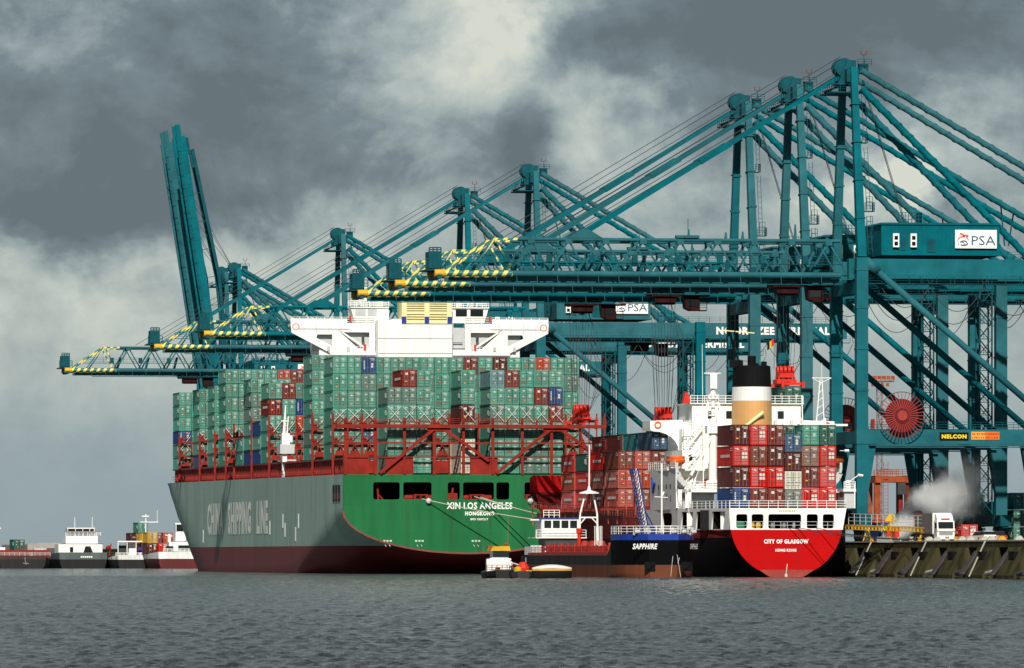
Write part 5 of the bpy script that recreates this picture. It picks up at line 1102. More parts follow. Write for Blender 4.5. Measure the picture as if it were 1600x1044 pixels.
# ---------------------------------------------------------------- black tanker barge with the blue rail
def build_tanker():
    fr = Frame((1021 - 800) / 11.33 + 1.35, 1013.5); root = thing('tanker_barge', 'black river tanker with a blue rimmed bow and white name, lying beside the red ship', 'tanker barge', fr.o, TH)
    # local y runs from the bow (0) back to the stern (96)
    def sec(a):
        t = cl(a / 9); hb = 5.55 * (1 - (1 - t) ** 2.6 * .62); zd = lerp(6.2, 3.3, sm((a - 8) / 6)) - .2; S = []
        for i in range(13):
            q = i / 12; z = lerp(zd, -1.0, q); fl = 1 - .16 * (1 - t) * q; rr_ = 1 if q < .82 else math.sqrt(max(0, 1 - ((q - .82) / .24) ** 2)); S.append((hb * fl * rr_, z))
        if a > 90: S = [(b * (1 - ((a - 90) / 8) ** 2 * .5), z) for b, z in S]
        return S
    st = [0, .15, .5, 1.2, 2.2, 3.5, 5, 7, 9, 10.5, 12, 14, 16, 24, 40, 60, 80, 90, 93, 96]
    S = [(a, sec(a)) for a in st]
    hm = paint('tanker_hull_paint', (.17, .055, .028), .7, .4, .4, streak=.5, spec=.08, bands=[(1.75, (.030, .030, .030))])
    loft('hull', S, hm, root, None, ('deck', REDD))
    n = len(S[0][1]); bow = MB(); pts = [(-b, z) for b, z in S[0][1]] + [(b, z) for b, z in S[0][1][::-1][1:]]
    bow.add([(x, -.02, z) for x, z in pts], [tuple(range(len(pts)))]); bow.build('bow_plate', hm, root)
    bk = paint('tanker_bow_black', (.004, .004, .005), .7, .2, .5, spec=.04)
    rim = MB(); fr2 = MB()
    for i in range(10):
        (a, s0), (a2, s1) = S[i], S[i + 1]
        for s in (-1, 1):
            for z0, z1, mb, e in ((5.2, 6.05, rim, .05), (1.85, 5.2, fr2, .03)):
                f = lambda SS, z: next((lerp(SS[k][0], SS[k + 1][0], (SS[k][1] - z) / max(1e-6, SS[k][1] - SS[k + 1][1])) for k in range(12) if SS[k][1] >= z >= SS[k + 1][1]), SS[0][0]) + e
                if min(s0[0][1], s1[0][1]) > z1 - 1.2: mb.add([(s * f(s0, z0), a - e, z0), (s * f(s1, z0), a2, z0), (s * f(s1, z1), a2, z1), (s * f(s0, z1), a - e, z1)], [(0, 1, 2, 3)])
    b0 = S[0][1]; g = lambda z: next((lerp(b0[k][0], b0[k + 1][0], (b0[k][1] - z) / (b0[k][1] - b0[k + 1][1])) for k in range(12) if b0[k][1] >= z >= b0[k + 1][1]), b0[0][0])
    for z0, z1, mb, e in ((5.2, 6.05, rim, .05), (1.85, 5.2, fr2, .03)): mb.add([(-g(z0) - e, -e - .02, z0), (g(z0) + e, -e - .02, z0), (g(z1) + e, -e - .02, z1), (-g(z1) - e, -e - .02, z1)], [(0, 1, 2, 3)])
    fr2.build('black_bow_band', bk, root); rim.build('blue_rim', BLUE, root)
    m = MB()
    for s in (-1.9, 3.2): m.box(s - .75, s + .75, -.12, -.02, .9, 2.2); m.bar((s - .3, -.2, 1.2), (s + .4, -.2, 2.0), .3)
    m.build('anchor_pocket', BLACK, root); m = MB(); m.bar((1.0, -.08, .2), (1.3, -.08, 3.0), .05); m.bar((2.4, -.08, .1), (1.9, -.08, 3.2), .05); m.bar((2.0, -.1, 2), (2.2, -.1, 2.8), .06); m.build('draught_marks', DEC, root)
    # name on both shoulders of the bow
    for s, w in ((-1, 3.4), (1, 2.6)):
        i0, i1 = (1, 5); p = Vector((s * S[1][1][3][0], S[1][0], 0)); q = Vector((s * S[5][1][3][0], S[5][0], 0)); d = (q - p); ang = math.degrees(math.atan2(d.y, d.x)) + (180 if s < 0 else 0)
        c = p.lerp(q, .45) + Vector((s * .10, -.12, 3.9))
        text('lettering', 'SAPPHIRE', 3.5, .78, WHITE2, root, ((-2.6 if s < 0 else 4.75), -.14 if s < 0 else 2.6, 3.95), rot=(90, 0, 0 if s < 0 else 62), bold=.03, shear=.25)
    rl = MB(); path = [(-S[i][1][0][0] + .1, S[i][0] + .1, 6.0) for i in range(9, -1, -1)] + [(S[i][1][0][0] - .1, S[i][0] + .1, 6.0) for i in range(10)]
    rl.rail(path, 1.15, .05, 1.0)
    rl.build('railing', WHITE2, root)
    m = MB(); rn = random.Random(4)
    for x in (-3.9, -2.4, -.5, 1.2, 2.6, 4.0): m.bar((x, 1.5, 5.9), (x + .5, 1.8, 6.9), .22); m.tube((x + .1, 1.2, 6.3), (x + .8, 1.3, 6.4), .25, 8)
    m.build('bow_winch', GREYW, root)
    m = MB(); m.tube((.3, 3, 6), (.3, 3, 15.8), .12, 8); m.bar((-.7, 3, 11.2), (1.1, 3, 11.1), .1); m.bar((.3, 3, 11.2), (.6, 3, 11.9), .18); m.build('bow_mast', WHITE2, root)
    m = MB(); m.truss((-1.5, 6, 6.3), (-2.0, 12, 14.9), 1.2, .75, 1.05, .05, 0, .13); m.bar((-2.2, 6, 6), (.6, 6, 6.0), .5, .4); m.bar((.2, 6.2, 6.2), (-1.6, 9.5, 10.5), .12); m.box(-2.6, -1.4, 11.6, 12.5, 14.4, 15.1); m.tube((-1.0, 5.6, 6.6), (-1.0, 6.4, 6.6), .8, 12)
    m.build('lattice_crane', paint('crane_dark_blue', (.010, .028, .15), .5, .2, .6), root)
    m = MB(); m.truss((-1.52, 5.93, 6.3), (-2.02, 11.93, 14.9), .9, .5, 1.05, .09, 0, .03); m.build('white_bracing', WHITE2, root)
    # deck pipes
    m = MB()
    for x in (-3.5, -2.8, -2.1, 2.1, 3): m.tube((x, 14, 4.0), (x, 82, 4.0), .2, 8)
    m.rail([(-5.3, 14, 3.2), (-5.3, 82, 3.2)], 1.1, .07, 2.0); m.box(-5.5, -5.3, 14, 84, 3.1, 3.5)
    for a in range(16, 82, 6): m.box(-3.9, 3.9, a, a + .35, 3.4, 4.5); m.tube((-4.4, a + 2, 3.2), (-4.4, a + 2, 4.5), .35, 10); m.tube((-3.2, a + 3, 3.4), (-3.2, a + 3, 4.9), .3, 8)
    for a, r_ in ((36, 1.2), (30, .8), (44, .8)): m.lathe((-3.6, a, 3.2), [(r_, 0), (r_, 1.3), (r_ * .5, 2.0)], 14)
    m.build('deck_pipes', RED if False else paint('pipe_red', (.36, .03, .02), .6, .3, .5), root)
    m = MB()
    for k in range(6): m.bar((-4.2, 26 + k * 1.2, 4.4), (-4.2, 26 + k * 1.2, 7.2), .08); m.bar((-4.2, 26 + k * 1.2, 7.2), (-4.2, 26.6 + k * 1.2, 7.2), .08)
    for k in range(8): m.box(-5.38, -5.28, 73 + k * 1.3, 73.7 + k * 1.3, 3.4, 4.6)
    m.build('vent_bends', WHITE2, root)
    # wheelhouse aft
    m = MB(); m.box(-4.6, 3.2, 84, 93, 3.2, 4.4); m.box(-3.3, 2.6, 85, 91, 5.8, 8.6); m.box(-2.8, 2.1, 84.6, 91, 4.4, 5.8, 2); m.box(-4.3, 3.4, 84.2, 91.6, 5.65, 5.8); m.box(-3.7, 2.9, 84.8, 91.4, 8.6, 8.75, 1); m.rail([(-4.2, 84.3, 5.8), (3.3, 84.3, 5.8)], 1.1, .045, .8); m.rail([(-3, 85, 8.75), (-.6, 85, 8.75)], 1.1, .05, .7); m.box(-5.0, -3.7, 84.8, 86, 8.3, 8.5)
    wh = m.build('wheelhouse', [WHITE, BLUE, DGREY], root)
    for x in (-2.9, -1.6, -.3, 1.0): w = MB(); w.box(x, x + 1.05, 84.93, 84.98, 7.2, 8.3); w.build('window', GLASS, wh)
    # tripod mast
    m = MB()
    m.bar((.1, 72, 4.6), (.35, 72, 9.2), .24); m.bar((.35, 72, 9.2), (1.1, 72, 12.2), .22); m.bar((3.0, 72, 3.6), (2.9, 72, 9.2), .24); m.bar((2.9, 72, 9.2), (2.3, 72, 12.2), .22); m.bar((.3, 72, 8.7), (2.9, 72, 8.7), .2); m.bar((.4, 72, 7.8), (1.2, 72, 8.7), .15); m.bar((2.9, 72, 7.8), (2.0, 72, 8.7), .15)
    m.lathe((1.7, 72, 12.2), [(1.5, 0), (1.45, .18), (.3, .5), (.15, 1.1)], 18); m.tube((1.7, 72, 12.6), (1.75, 72, 19.4), .10, 8); m.build('tripod_mast', WHITE2, root)
    m = MB(); m.tube((.15, 71.6, 3.5), (.15, 71.6, 7.0), .28, 10); m.tube((.15, 71.6, 6.4), (.15, 71.6, 7.1), .45, 10); m.build('red_post', RED, root)
build_tanker()

# ---------------------------------------------------------------- workboats in front
def small_hull(nm, Ln, W, H, mat, root, low=-.5, sheer=.3, blunt=.55):
    S = []
    for i in range(13):
        t = i / 12; a = t * Ln; w = W / 2 * (1 - abs(2 * t - 1) ** 3 * blunt); S.append((a, [(w, H + sheer * (2 * t - 1) ** 2), (w * .98, H * .6), (w * .92, .1), (w * .75, low * .5), (0, low)]))
    o = loft(nm, S, mat, root, ('stern_plate', mat), ('deck', DGREY)); return S
def build_workboat():
    root = thing('workboat', 'small workboat with white cabin and orange yellow roof in front of the big stern', 'workboat', pt(786, 903.5, 985) * 1, R(8)); root.location = ((786 - 800) * 985 / FOC, 985, 0)
    hm = paint('workboat_dark_hull', (.012, .012, .013), .6, .3, 1)
    S = small_hull('hull', 9.5, 4.4, .85, hm, root)
    m = MB(); m.box(-1.4, 1.5, 3, 6.2, .9, 2.7); m.box(-1.9, -1.2, 2.2, 3.0, .9, 2.6); m.box(-1.0, 1.2, 3.3, 6, 2.7, 2.85); root_c = m.build('cabin', WHITE2, root)
    m = MB(); m.box(-.95, 1.25, 3.2, 5.9, 2.85, 3.7); m.build('window', GLASS, root_c)
    m = MB(); m.prism([(-1.3, 3.7), (1.45, 3.7), (1.3, 4.35), (-.9, 4.3)], 3.0, 6.2); m.build('cabin_roof', YEL, root_c)
    m = MB(); m.box(-1.6, -1.0, 3.4, 4.2, 4.0, 4.45); m.bar((-2.3, 3, 3.4), (-2.2, 3, 5.1), .05); m.bar((-2.3, 3, 3.4), (-1.2, 3.2, 3.4), .05); m.bar((1.2, 4, 4.2), (1.25, 4, 8.3), .05); m.lathe((1.1, 5, 4.3), [(.2, 0), (.3, .3), (.1, .55)], 8); m.build('roof_lamp', RUST, root_c)
    m = MB(); rn = random.Random(8)
    for k in range(8): x = -2.0 + k * .55; m.lathe((x, .3 + .3 * (k % 2), .3), [(.15, -.2), (.33, 0), (.33, .35), (.15, .5)], 10)
    m.build('tyre_fenders', BLACK, root)
    m = MB(); m.rail([(-2.1, .6, .9), (2.0, .6, .9)], .9, .05, .6); m.box(-.8, -.2, 1.2, 1.8, .9, 1.5); m.build('deck_gear', RUST, root)
    # crewman on deck
    return root
build_workboat()
def build_crewboat():
    root = thing('crew_boat', 'small open boat heaped with coloured gear between the workboat and the round white one', 'boat', ((818 - 800) * 984 / FOC, 984, 0), R(8))
    small_hull('hull', 5, 3.6, .7, paint('crew_hull', (.03, .03, .035), .6, .3, 1), root)
    m = MB(); m.box(-1.1, .4, 1.5, 2.6, .8, 1.5); m.build('blue_crate', BLUE, root)
    m = MB(); m.lathe((.2, 2, .9), [(.8, 0), (.9, .5), (.4, 1.3)], 10); m.build('red_bag', RED, root)
    m = MB(); m.lathe((-.6, 1.2, .7), [(.5, 0), (.5, .7), (.2, .9)], 10); m.box(.5, 1.3, 1, 1.7, .7, 1.1); m.build('amber_drum', YEL, root)
    m = MB(); m.bar((-1.2, 2, 2.1), (.8, 2, 1.5), .14); m.bar((.6, 2, .8), (.6, 2, 2.8), .06); m.build('boom_pole', GREYW, root)
build_crewboat()
def build_launch():
    root = thing('launch', 'white topped round boat with an orange stripe and black hull', 'boat', ((862 - 800) * 982 / FOC, 982, 0), R(75)); root.rotation_euler = (0, 0, R(80)); root.location.x -= 2.6; root.rotation_euler = (0, 0, R(-82))
    hm = paint('launch_hull', (.006, .006, .007), .5, .2, 1, bands=[(1.05, (.70, .36, .03)), (1.32, (.82, .82, .78))])
    S = small_hull('hull', 5.3, 2.2, 1.35, hm, root, sheer=.12, blunt=.8)
    m = MB(); n = 12
    for i in range(11):
        t0, t1 = i / 11, (i + 1) / 11; w0 = 1.0 * (1 - abs(2 * t0 - 1) ** 3 * .8); w1 = 1.0 * (1 - abs(2 * t1 - 1) ** 3 * .8); h0 = 1.45 + .42 * (1 - (2 * t0 - 1) ** 2); h1 = 1.45 + .42 * (1 - (2 * t1 - 1) ** 2)
        m.add([(-w0, 5.3 * t0, 1.42), (0, 5.3 * t0, h0), (w0, 5.3 * t0, 1.42), (-w1, 5.3 * t1, 1.42), (0, 5.3 * t1, h1), (w1, 5.3 * t1, 1.42)], [(0, 3, 4, 1), (1, 4, 5, 2)])
    m.build('cover', WHITE2, root, True)
build_launch()

# ---------------------------------------------------------------- barges far left
def barge(u0, u1, D, label, hull_col, H, rz=None, band=None, Ln=90):
    X = ((u0 + u1) / 2 - 800) * D / FOC; W = (u1 - u0) * D / FOC
    root = thing('river_barge', label, 'barge', (X, D, 0), TH if rz is None else rz, 'river barges moored at left')
    nm = 'barge_hull_%s' % hull_col[0] if False else None
    hm = paint('barge_paint_%d' % len(MATS), hull_col, .6, .3, .5, streak=.3, bands=band)
    S = []
    for i in range(13):
        t = i / 12; a = t * Ln; w = W / 2 * (1 - (1 - cl(a / 6)) ** 2.2 * .22); zz = H + .5 * (1 - cl(a / 10)); S.append((a, [(w, zz), (w, zz * .7), (w * .97, zz * .35), (w * .9, .1), (w * .8, -.6), (0, -.8)]))
    loft('hull', S, hm, root, ('stern_plate', hm), ('deck', DGREY)); return root, W
def build_barges():
    WR = WHITE
    # 1: dark barge with a red coaming and a green container at the frame's edge
    r, W = barge(-12, 82, 1780, 'dark barge with a red hatch coaming at the left edge', (.014, .013, .014), 2.6, band=[(2.2, (.05, .025, .02))])
    m = MB(); m.box(-W / 2 + .5, W / 2 - .5, 1, 80, 2.6, 4.5); m.build('hatch_coaming', REDD, r)
    m = MB(); m.bar((.9, -.1, .9), (.6, -.1, 2.4), .16); m.bar((.1, -.1, 1.3), (1.5, -.1, 1.2), .2); m.bar((.6, -.1, 2.4), (.9, .6, 3.6), .2); m.build('anchor', GREY, r)
    m = MB(); m.box(3.0, 6.0, 2, 4, 4.5, 4.9); m.rail([(-6.8, .6, 3.0), (6.8, .6, 3.0)], .9, .05, 1.2); m.lathe((2.4, 1.2, 3), [(.4, 0), (.3, .6), (.45, .9)], 10); m.build('deck_fittings', GREYW, r)
    m = MB(); m.box(-6.9, -4, 2, 5, 4.5, 5.1); m.bar((-6, 3, 4.5), (-6, 3, 10.0), .15); m.box(-6.6, -5.0, 2.8, 3.2, 9.6, 9.9); m.build('bow_locker', WR, r)
    container(Frame(r.location.x, 1782), -.9, 0, 4.5, 'dkgreen', 2.591, 'dark green container alone on the barge at the left edge', None).scale = (1.1, 1, 1.0)
    # 2: grey gravel barge with wide white wheelhouse
    r, W = barge(82, 178, 1800, 'wide grey barge with a two deck white wheelhouse facing the camera', (.010, .010, .012), 3.4, band=[(2.2, (.09, .115, .12))], rz=TH + R(1))
    m = MB(); m.box(-5.9, 4.9, 1.5, 10, 3.6, 5.9, 0); m.box(-4.0, 3.9, 2.5, 9, 5.9, 8.0, 0); m.box(-3.6, 3.2, 3.0, 8.5, 9.7, 9.95, 0); m.box(-3.4, 3.0, 3.2, 8, 8.0, 9.7, 1); m.box(-4.6, 5.2, 2, 9, 5.9, 6.05, 2)
    for x in (-3.5, -1.6, .2, 1.9, 3.0): m.box(x, x + .15, 3.1, 3.25, 8.0, 9.7, 0)
    m.bar((-1.5, 5, 10), (-1.5, 5, 12.5), .1); m.bar((2.8, 5, 10), (2.8, 5, 12.6), .1); m.rail([(-4, 2.6, 8), (4.6, 2.6, 8)], .9, .05, 1.0); m.box(-4.2, 4.6, 2.7, 3, 8.9, 9.1, 2); m.prism([(.2, 3.8), (2.6, 3.8), (1.9, 5.4), (.7, 5.4)], 1.3, 1.5, 1); m.box(-3.1, -2.3, 1.4, 1.5, 4.0, 5.2, 1)
    m.build('wheelhouse', [WR, GLASS, DGREY], r); m = MB()
    for k in range(6): m.box(-.6 + k * .5, -.25 + k * .5, -.12, -.06, 2.6, 3.0)
    m.build('faded_name', WHITE2, r)
    m = MB(); m.box(-5, 5, 14, 84, 3.3, 5.0); m.build('grey_hatch', paint('hatch_aluminium', (.34, .33, .31), .6, .2, .6), r)
    # barge 2b: long low grey lid behind, seen left of the wheelhouse
    r, W = barge(48, 100, 1840, 'low dark barge with a long pale hatch lid behind the white wheelhouse', (.02, .022, .024), 3.4)
    m = MB(); m.box(-4.4, 5.5, 6, 80, 3.6, 5.9); m.prism([(-4.4, 5.9), (5.5, 5.9), (4.5, 6.3), (-3.4, 6.3)], 6, 80); m.build('pale_hatch', MATS['hatch_aluminium'], r)
    # 3: small white vessel
    r, W = barge(178, 236, 1790, 'small white barge stern with a clutter of gear under an awning', (.012, .012, .013), 2.7, band=[(2.15, (.72, .73, .72))], Ln=60)
    m = MB(); m.box(-3.5, 3.4, 1, 6, 6.4, 6.7, 0); m.rail([(-4.0, .6, 2.9), (4.0, .6, 2.9)], .9, .06, .9)
    for x in (-3.4, -1.2, 1.0, 3.3): m.bar((x, 1.2, 2.9), (x, 1.2, 6.4), .18)
    m.box(-3.0, -1.0, 3, 6, 2.9, 5.6, 1); m.box(-.6, 1.2, 3, 6, 2.9, 5.9, 0); m.tube((1.6, 1.4, 3.4), (3.0, 1.4, 3.4), .5, 10, 2); m.box(1.6, 3.0, 1.2, 2.4, 4.4, 5.2, 3); m.build('awning_and_gear', [WR, DGREY, GREYW, BLUE], r)
    m = MB(); m.bar((-5.5, 3, 3), (-4.9, 3, 6), .3); m.lathe((-5.6, 3, 4.6), [(.5, 0), (.7, .5), (.3, 1)], 10); m.build('red_gear', REDD, r)
    # 4: container barge with yellow box and white stern
    r, W = barge(238, 326, 1765, 'container barge with a white stern and tall wheelhouse beside the big ship bow', (.10, .012, .012), 3.5, band=[(2.35, (.78, .79, .77))], rz=TH - R(2))
    m = MB(); m.box(-2.6, 5.5, 2, 9, 3.8, 6.4, 0); m.box(1.5, 5.0, 2.5, 8, 6.4, 7.6, 2); m.box(-.4, 4.6, 1.9, 2.0, 4.4, 5.6, 1); m.box(-3.2, -1.6, 1.6, 5, 3.6, 5.4, 1); m.rail([(-4, 1, 3.9), (5, 1, 3.9)], .9, .06, 1.0)
    m.box(-.9, 3.2, 3.5, 7.5, 6.6, 8.9, 0); m.box(-.8, 3.1, 3.5, 7.4, 8.9, 10.6, 1); m.box(-1.0, 3.4, 3.4, 8, 10.6, 10.95, 0); m.lathe((-2.4, 4, 6.4), [(.4, 0), (.4, 1.6), (.2, 1.9)], 8); m.bar((-3.4, 4, 8.1), (-1.6, 4, 7.8), .2)
    for x in (-.9, 1.0, 3.0): m.box(x, x + .16, 3.3, 3.48, 8.9, 10.6, 0)
    m.build('wheelhouse', [WR, GLASS, GREY], r)
    fr = Frame(r.location.x, r.location.y); G = 'containers on the far barges'
    for (b, a, z, col, lab) in ((-5.2, 14, 3.6, 'maroon', 'dark maroon container low on the far container barge'), (-5.2, 14, 6.2, 'yellow', 'yellow container on top at the near end of the far barge'), (-2.7, 14, 3.6, 'red', 'red container beside the white stern of the far barge'), (-5.2, 27, 3.6, 'dkred', 'dark red container low, behind the yellow one'), (-5.2, 27, 6.2, 'yellow', 'second yellow container, behind the first on the far barge'),
                              (-5.2, 40, 6.2, 'dkred', 'dark red container on top at the far end of the barge'), (-2.7, 27, 6.2, 'dkred', 'dark red container right of the yellow ones'), (0, 27, 6.2, 'orange', 'orange red container before the tall wheelhouse'), (-2.7, 60, 8.8, 'green', 'green container topmost on the far barge'), (-2.7, 60, 6.2, 'maroon', 'maroon container under the green topmost one on the far barge'), (-2.7, 60, 3.6, 'orange', 'orange container lowest under the green topmost one'), (-5.2, 53, 6.2, 'maroon', 'maroon container at the far end of the upper tier'), (-5.2, 53, 3.6, 'maroon', 'maroon container at the far end of the lower tier'), (-5.2, 40, 3.6, 'dkred', 'dark red container low in the middle of the far barge'), (-2.7, 27, 3.6, 'red', 'bright red container low, behind the one beside the white stern'), (0, 27, 3.6, 'dkred', 'dark red container low before the tall wheelhouse')):
        container(fr, b, a, z, col, 2.591, lab, G)
    m = MB(); m.bar((-6.2, 30, 8.8), (-6.2, 30, 13.2), .2); m.box(-7.6, -3.2, 29.6, 30.2, 11.2, 11.4); m.box(-7.2, -5.4, 29.6, 30.2, 12.6, 12.85); m.bar((-3.4, 30, 11.2), (-3.4, 30, 14.2), .08); m.build('signal_mast', WR, r)
build_barges()
# ---------------------------------------------------------------- things on the quay
def on_quay(u, D): return Vector(((u - 800) * D / FOC, D, ZQ + .003))
def build_truck():
    root = thing('truck', 'white lorry with a roof deflector and grey box trailer at the quay edge', 'truck', on_quay(1478, 1012), R(9))
    # local: front faces -y
    m = MB(); m.prism([(0, .75), (2.3, .75), (2.3, 2.85), (2.05, 2.95), (.25, 2.95), (.05, 1.75)], -1.22, 1.22, 0, 'x'); m.box(-1.25, 1.25, -.12, .1, 1.55, 1.85, 0)
    m.prism([(.35, 2.95), (2.1, 2.95), (2.1, 3.85), (1.2, 3.85)], -1.12, 1.12, 0, 'x'); cab = m.build('cab', WHITE2, root)
    m = MB(); m.prism([(-.02, 1.9), (.0, 1.9), (.2, 2.8), (.18, 2.8)], -1.05, 1.05, 0, 'x'); m.build('windscreen', GLASS, cab)
    m = MB(); m.box(-.95, .95, -.03, 0, .95, 1.45); 
    for k in range(3): m.box(-.95, .95, -.05, -.03, 1.0 + k * .16, 1.06 + k * .16, 1)
    m.build('grille', [GREYW, DGREY], cab)
    m = MB(); m.box(-1.22, 1.22, -.15, .1, .35, .75); m.build('bumper', WHITE2, cab)
    for s in (-1, 1):
        m = MB(); m.box(*sorted((s * .65, s * 1.1)), -.18, -.14, .48, .68); m.build('headlight', paint('lamp_glass', (.9, .9, .85), .2, 0), cab)
        m = MB(); m.box(*sorted((s * 1.25, s * 1.5)), .2, .35, 1.9, 2.7); m.bar((s * 1.2, .3, 2.5), (s * 1.35, .3, 2.5), .05); m.build('mirror', BLACK, cab)
    m = MB(); m.box(-.6, .6, .28, .36, 3.15, 3.3); m.build('deflector_mark', REDST, cab)
    m = MB(); m.box(-1.27, 1.27, 2.7, 14.5, 1.2, 4.0, 0); m.box(-1.3, 1.3, 2.65, 2.72, 1.15, 4.05, 1); m.box(-1.29, -1.27, 3, 14.4, 1.3, 3.9, 0)
    for k in range(12): m.box(-1.30, -1.27, 3.2 + k * .95, 3.28 + k * .95, 1.2, 4.0, 0)
    m.build('trailer', [paint('trailer_curtain', (.16, .145, .15), .7, .25, .8), WHITE2], root)
    m = MB(); m.box(-1.1, 1.1, .5, 14.2, .7, 1.2); m.build('chassis', DGREY, root)
    for s in (-1, 1):
        for y in (1.2, 4.2, 11.0, 12.3): m = MB(); m.tube((s * 1.2, y, .5), (s * .85, y, .5), .5, 18); m.tube((s * 1.21, y, .5), (s * 1.19, y, .5), .25, 12, 1); m.build('wheel', [BLACK, GREYW], root)
build_truck()
def build_car(u, D, label, mat, rz):
    root = thing('car', label, 'car', on_quay(u, D), rz, 'cars on the quay')
    m = MB(); m.prism([(-2.1, .35), (2.1, .35), (2.15, .8), (1.5, .95), (-1.9, 1.0), (-2.15, .7)], -.85, .85, 0, 'x'); body = m.build('body', mat, root)
    m = MB(); m.prism([(-1.75, .98), (1.1, .95), (.4, 1.5), (-1.3, 1.48)], -.76, .76, 0, 'x'); m.build('window', GLASS, body)
    m = MB(); m.prism([(-1.3, 1.48), (.4, 1.5), (.3, 1.54), (-1.2, 1.53)], -.7, .7, 0, 'x'); m.build('roof', mat, body)
    for s in (-1, 1):
        for y in (-1.3, 1.35): m = MB(); m.tube((s * .88, y, .32), (s * .66, y, .32), .32, 16); m.build('wheel', BLACK, root)
        m = MB(); m.box(*sorted((s * .5, s * .8)), -2.18, -2.1, .62, .75); m.build('tail_light', REDST, root)
build_car(1542, 1006, 'white hatchback parked among the bollards at the quay edge', WHITE2, R(9))
build_car(1533, 1030, 'pale car partly hidden behind the white hatchback', GREYW, R(40))
build_car(1556, 1024, 'dark red car to the right of the white hatchback', REDD, R(20))
# bollards and edge blocks: where each stands and how it looks
BW = paint('bollard_offwhite', (.50, .47, .40), .8, .3, 2); BY = paint('bollard_yellow', (.65, .33, .03), .7, .3, 2)
def bollard_mesh(mat, tall):
    m = MB(); m.lathe((0, 0, 0), [(.42, 0), (.3, .1), (.22, .35), (.26, .5 + tall), (.40, .65 + tall), (.26, .75 + tall)], 14); return m.mesh('bollard', mat, True)
def block_mesh(mat): m = MB(); m.prism([(-.62, 0), (.62, 0), (.30, .62), (.22, .80), (-.22, .80), (-.30, .62)], -.5, .5); return m.mesh('edge_block', mat)
bm_ = {('b', 0): bollard_mesh(BW, .1), ('b', 1): bollard_mesh(BY, 0), ('k', 0): block_mesh(BW), ('k', 1): block_mesh(BY)}
items = [(1362, 'b', 1, 'yellow bollard nearest the red stern'), (1384, 'k', 0, 'off-white edge block under the gangway, left of the worker'), (1402, 'k', 0, 'off-white edge block under the middle of the gangway'), (1424, 'b', 0, 'off-white bollard right of the gangway middle'), (1437, 'b', 1, 'yellow bollard below the gangway foot'), (1452, 'k', 0, 'off-white edge block left of the lorry trailer'), (1464, 'k', 0, 'off-white edge block under the lorry trailer'), (1480, 'b', 0, 'off-white bollard left of the lorry cab'),
         (1494, 'b', 1, 'yellow bollard right in front of the lorry cab'), (1503, 'k', 0, 'off-white edge block at the lorry right headlight'), (1516, 'k', 0, 'off-white edge block before the red container'), (1532, 'b', 1, 'yellow bollard left of the white hatchback'), (1538, 'k', 0, 'off-white edge block left of the white hatchback number plate'), (1549, 'k', 0, 'off-white edge block right of the white hatchback'), (1558, 'b', 0, 'off-white bollard right of the cars'), (1565, 'k', 1, 'yellow edge block under the small lamp'), (1592, 'k', 0, 'off-white edge block at the right edge of the photo')]
for u, kind, c, lab in items:
    # stand on the quay line: solve for the depth where the edge passes this column
    off = .75; t = (u - 800) / FOC; D = (QUAY.o.x + off + math.tan(TH) * 1036) / (t + math.tan(TH))
    o = obj('bollard' if kind == 'b' else 'edge_block', bm_[(kind, c)]); o.scale = (1, 1, .66); o.location = (t * D, D, ZQ + .225); o.rotation_euler = (0, 0, TH); tag(o, lab, 'bollard' if kind == 'b' else 'block', 'bollards and blocks along the quay edge')
# gangway on trestles
def build_gangway():
    root = thing('gangway', 'long yellow truss gangway with grey handrails leading to the red stern', 'gangway', (0, 0, 0))
    P = pt(1326, 834, 1040); Q = pt(1462, 838, 1018); P.z = 7.1; Q.z = 6.6
    m = MB(); m.truss(P, Q, .6, 1.0, 1.0, .05, 0, .09); m.build('truss_span', YEL, root)
    m = MB(); m.rail([P + Vector((0, 0, .4)), Q + Vector((0, 0, .4))], 1.5, .04, 1.6); m.build('handrail', GREYW, root)
    for t in (.22, .86):
        c = P.lerp(Q, t); m = MB()
        for s in (-.6, .6): m.bar((c.x, c.y, c.z), (c.x + s, c.y, ZQ + .24), .16)
        m.bar((c.x - .5, c.y, ZQ + .9), (c.x + .5, c.y, ZQ + .9), .12); m.build('trestle', YEL, root)
    m = MB(); c = P.lerp(Q, .49); m.prism([(c.x - .9, c.z + 1.0), (c.x + .9, c.z + 1.0), (c.x + .3, c.z + 2.0), (c.x - .3, c.z + 2.0)], c.y - .2, c.y + .6); m.bar((c.x, c.y, ZQ + .2), (c.x, c.y, c.z + 1), .2); m.build('gangway_winch', YEL, root)
build_gangway()
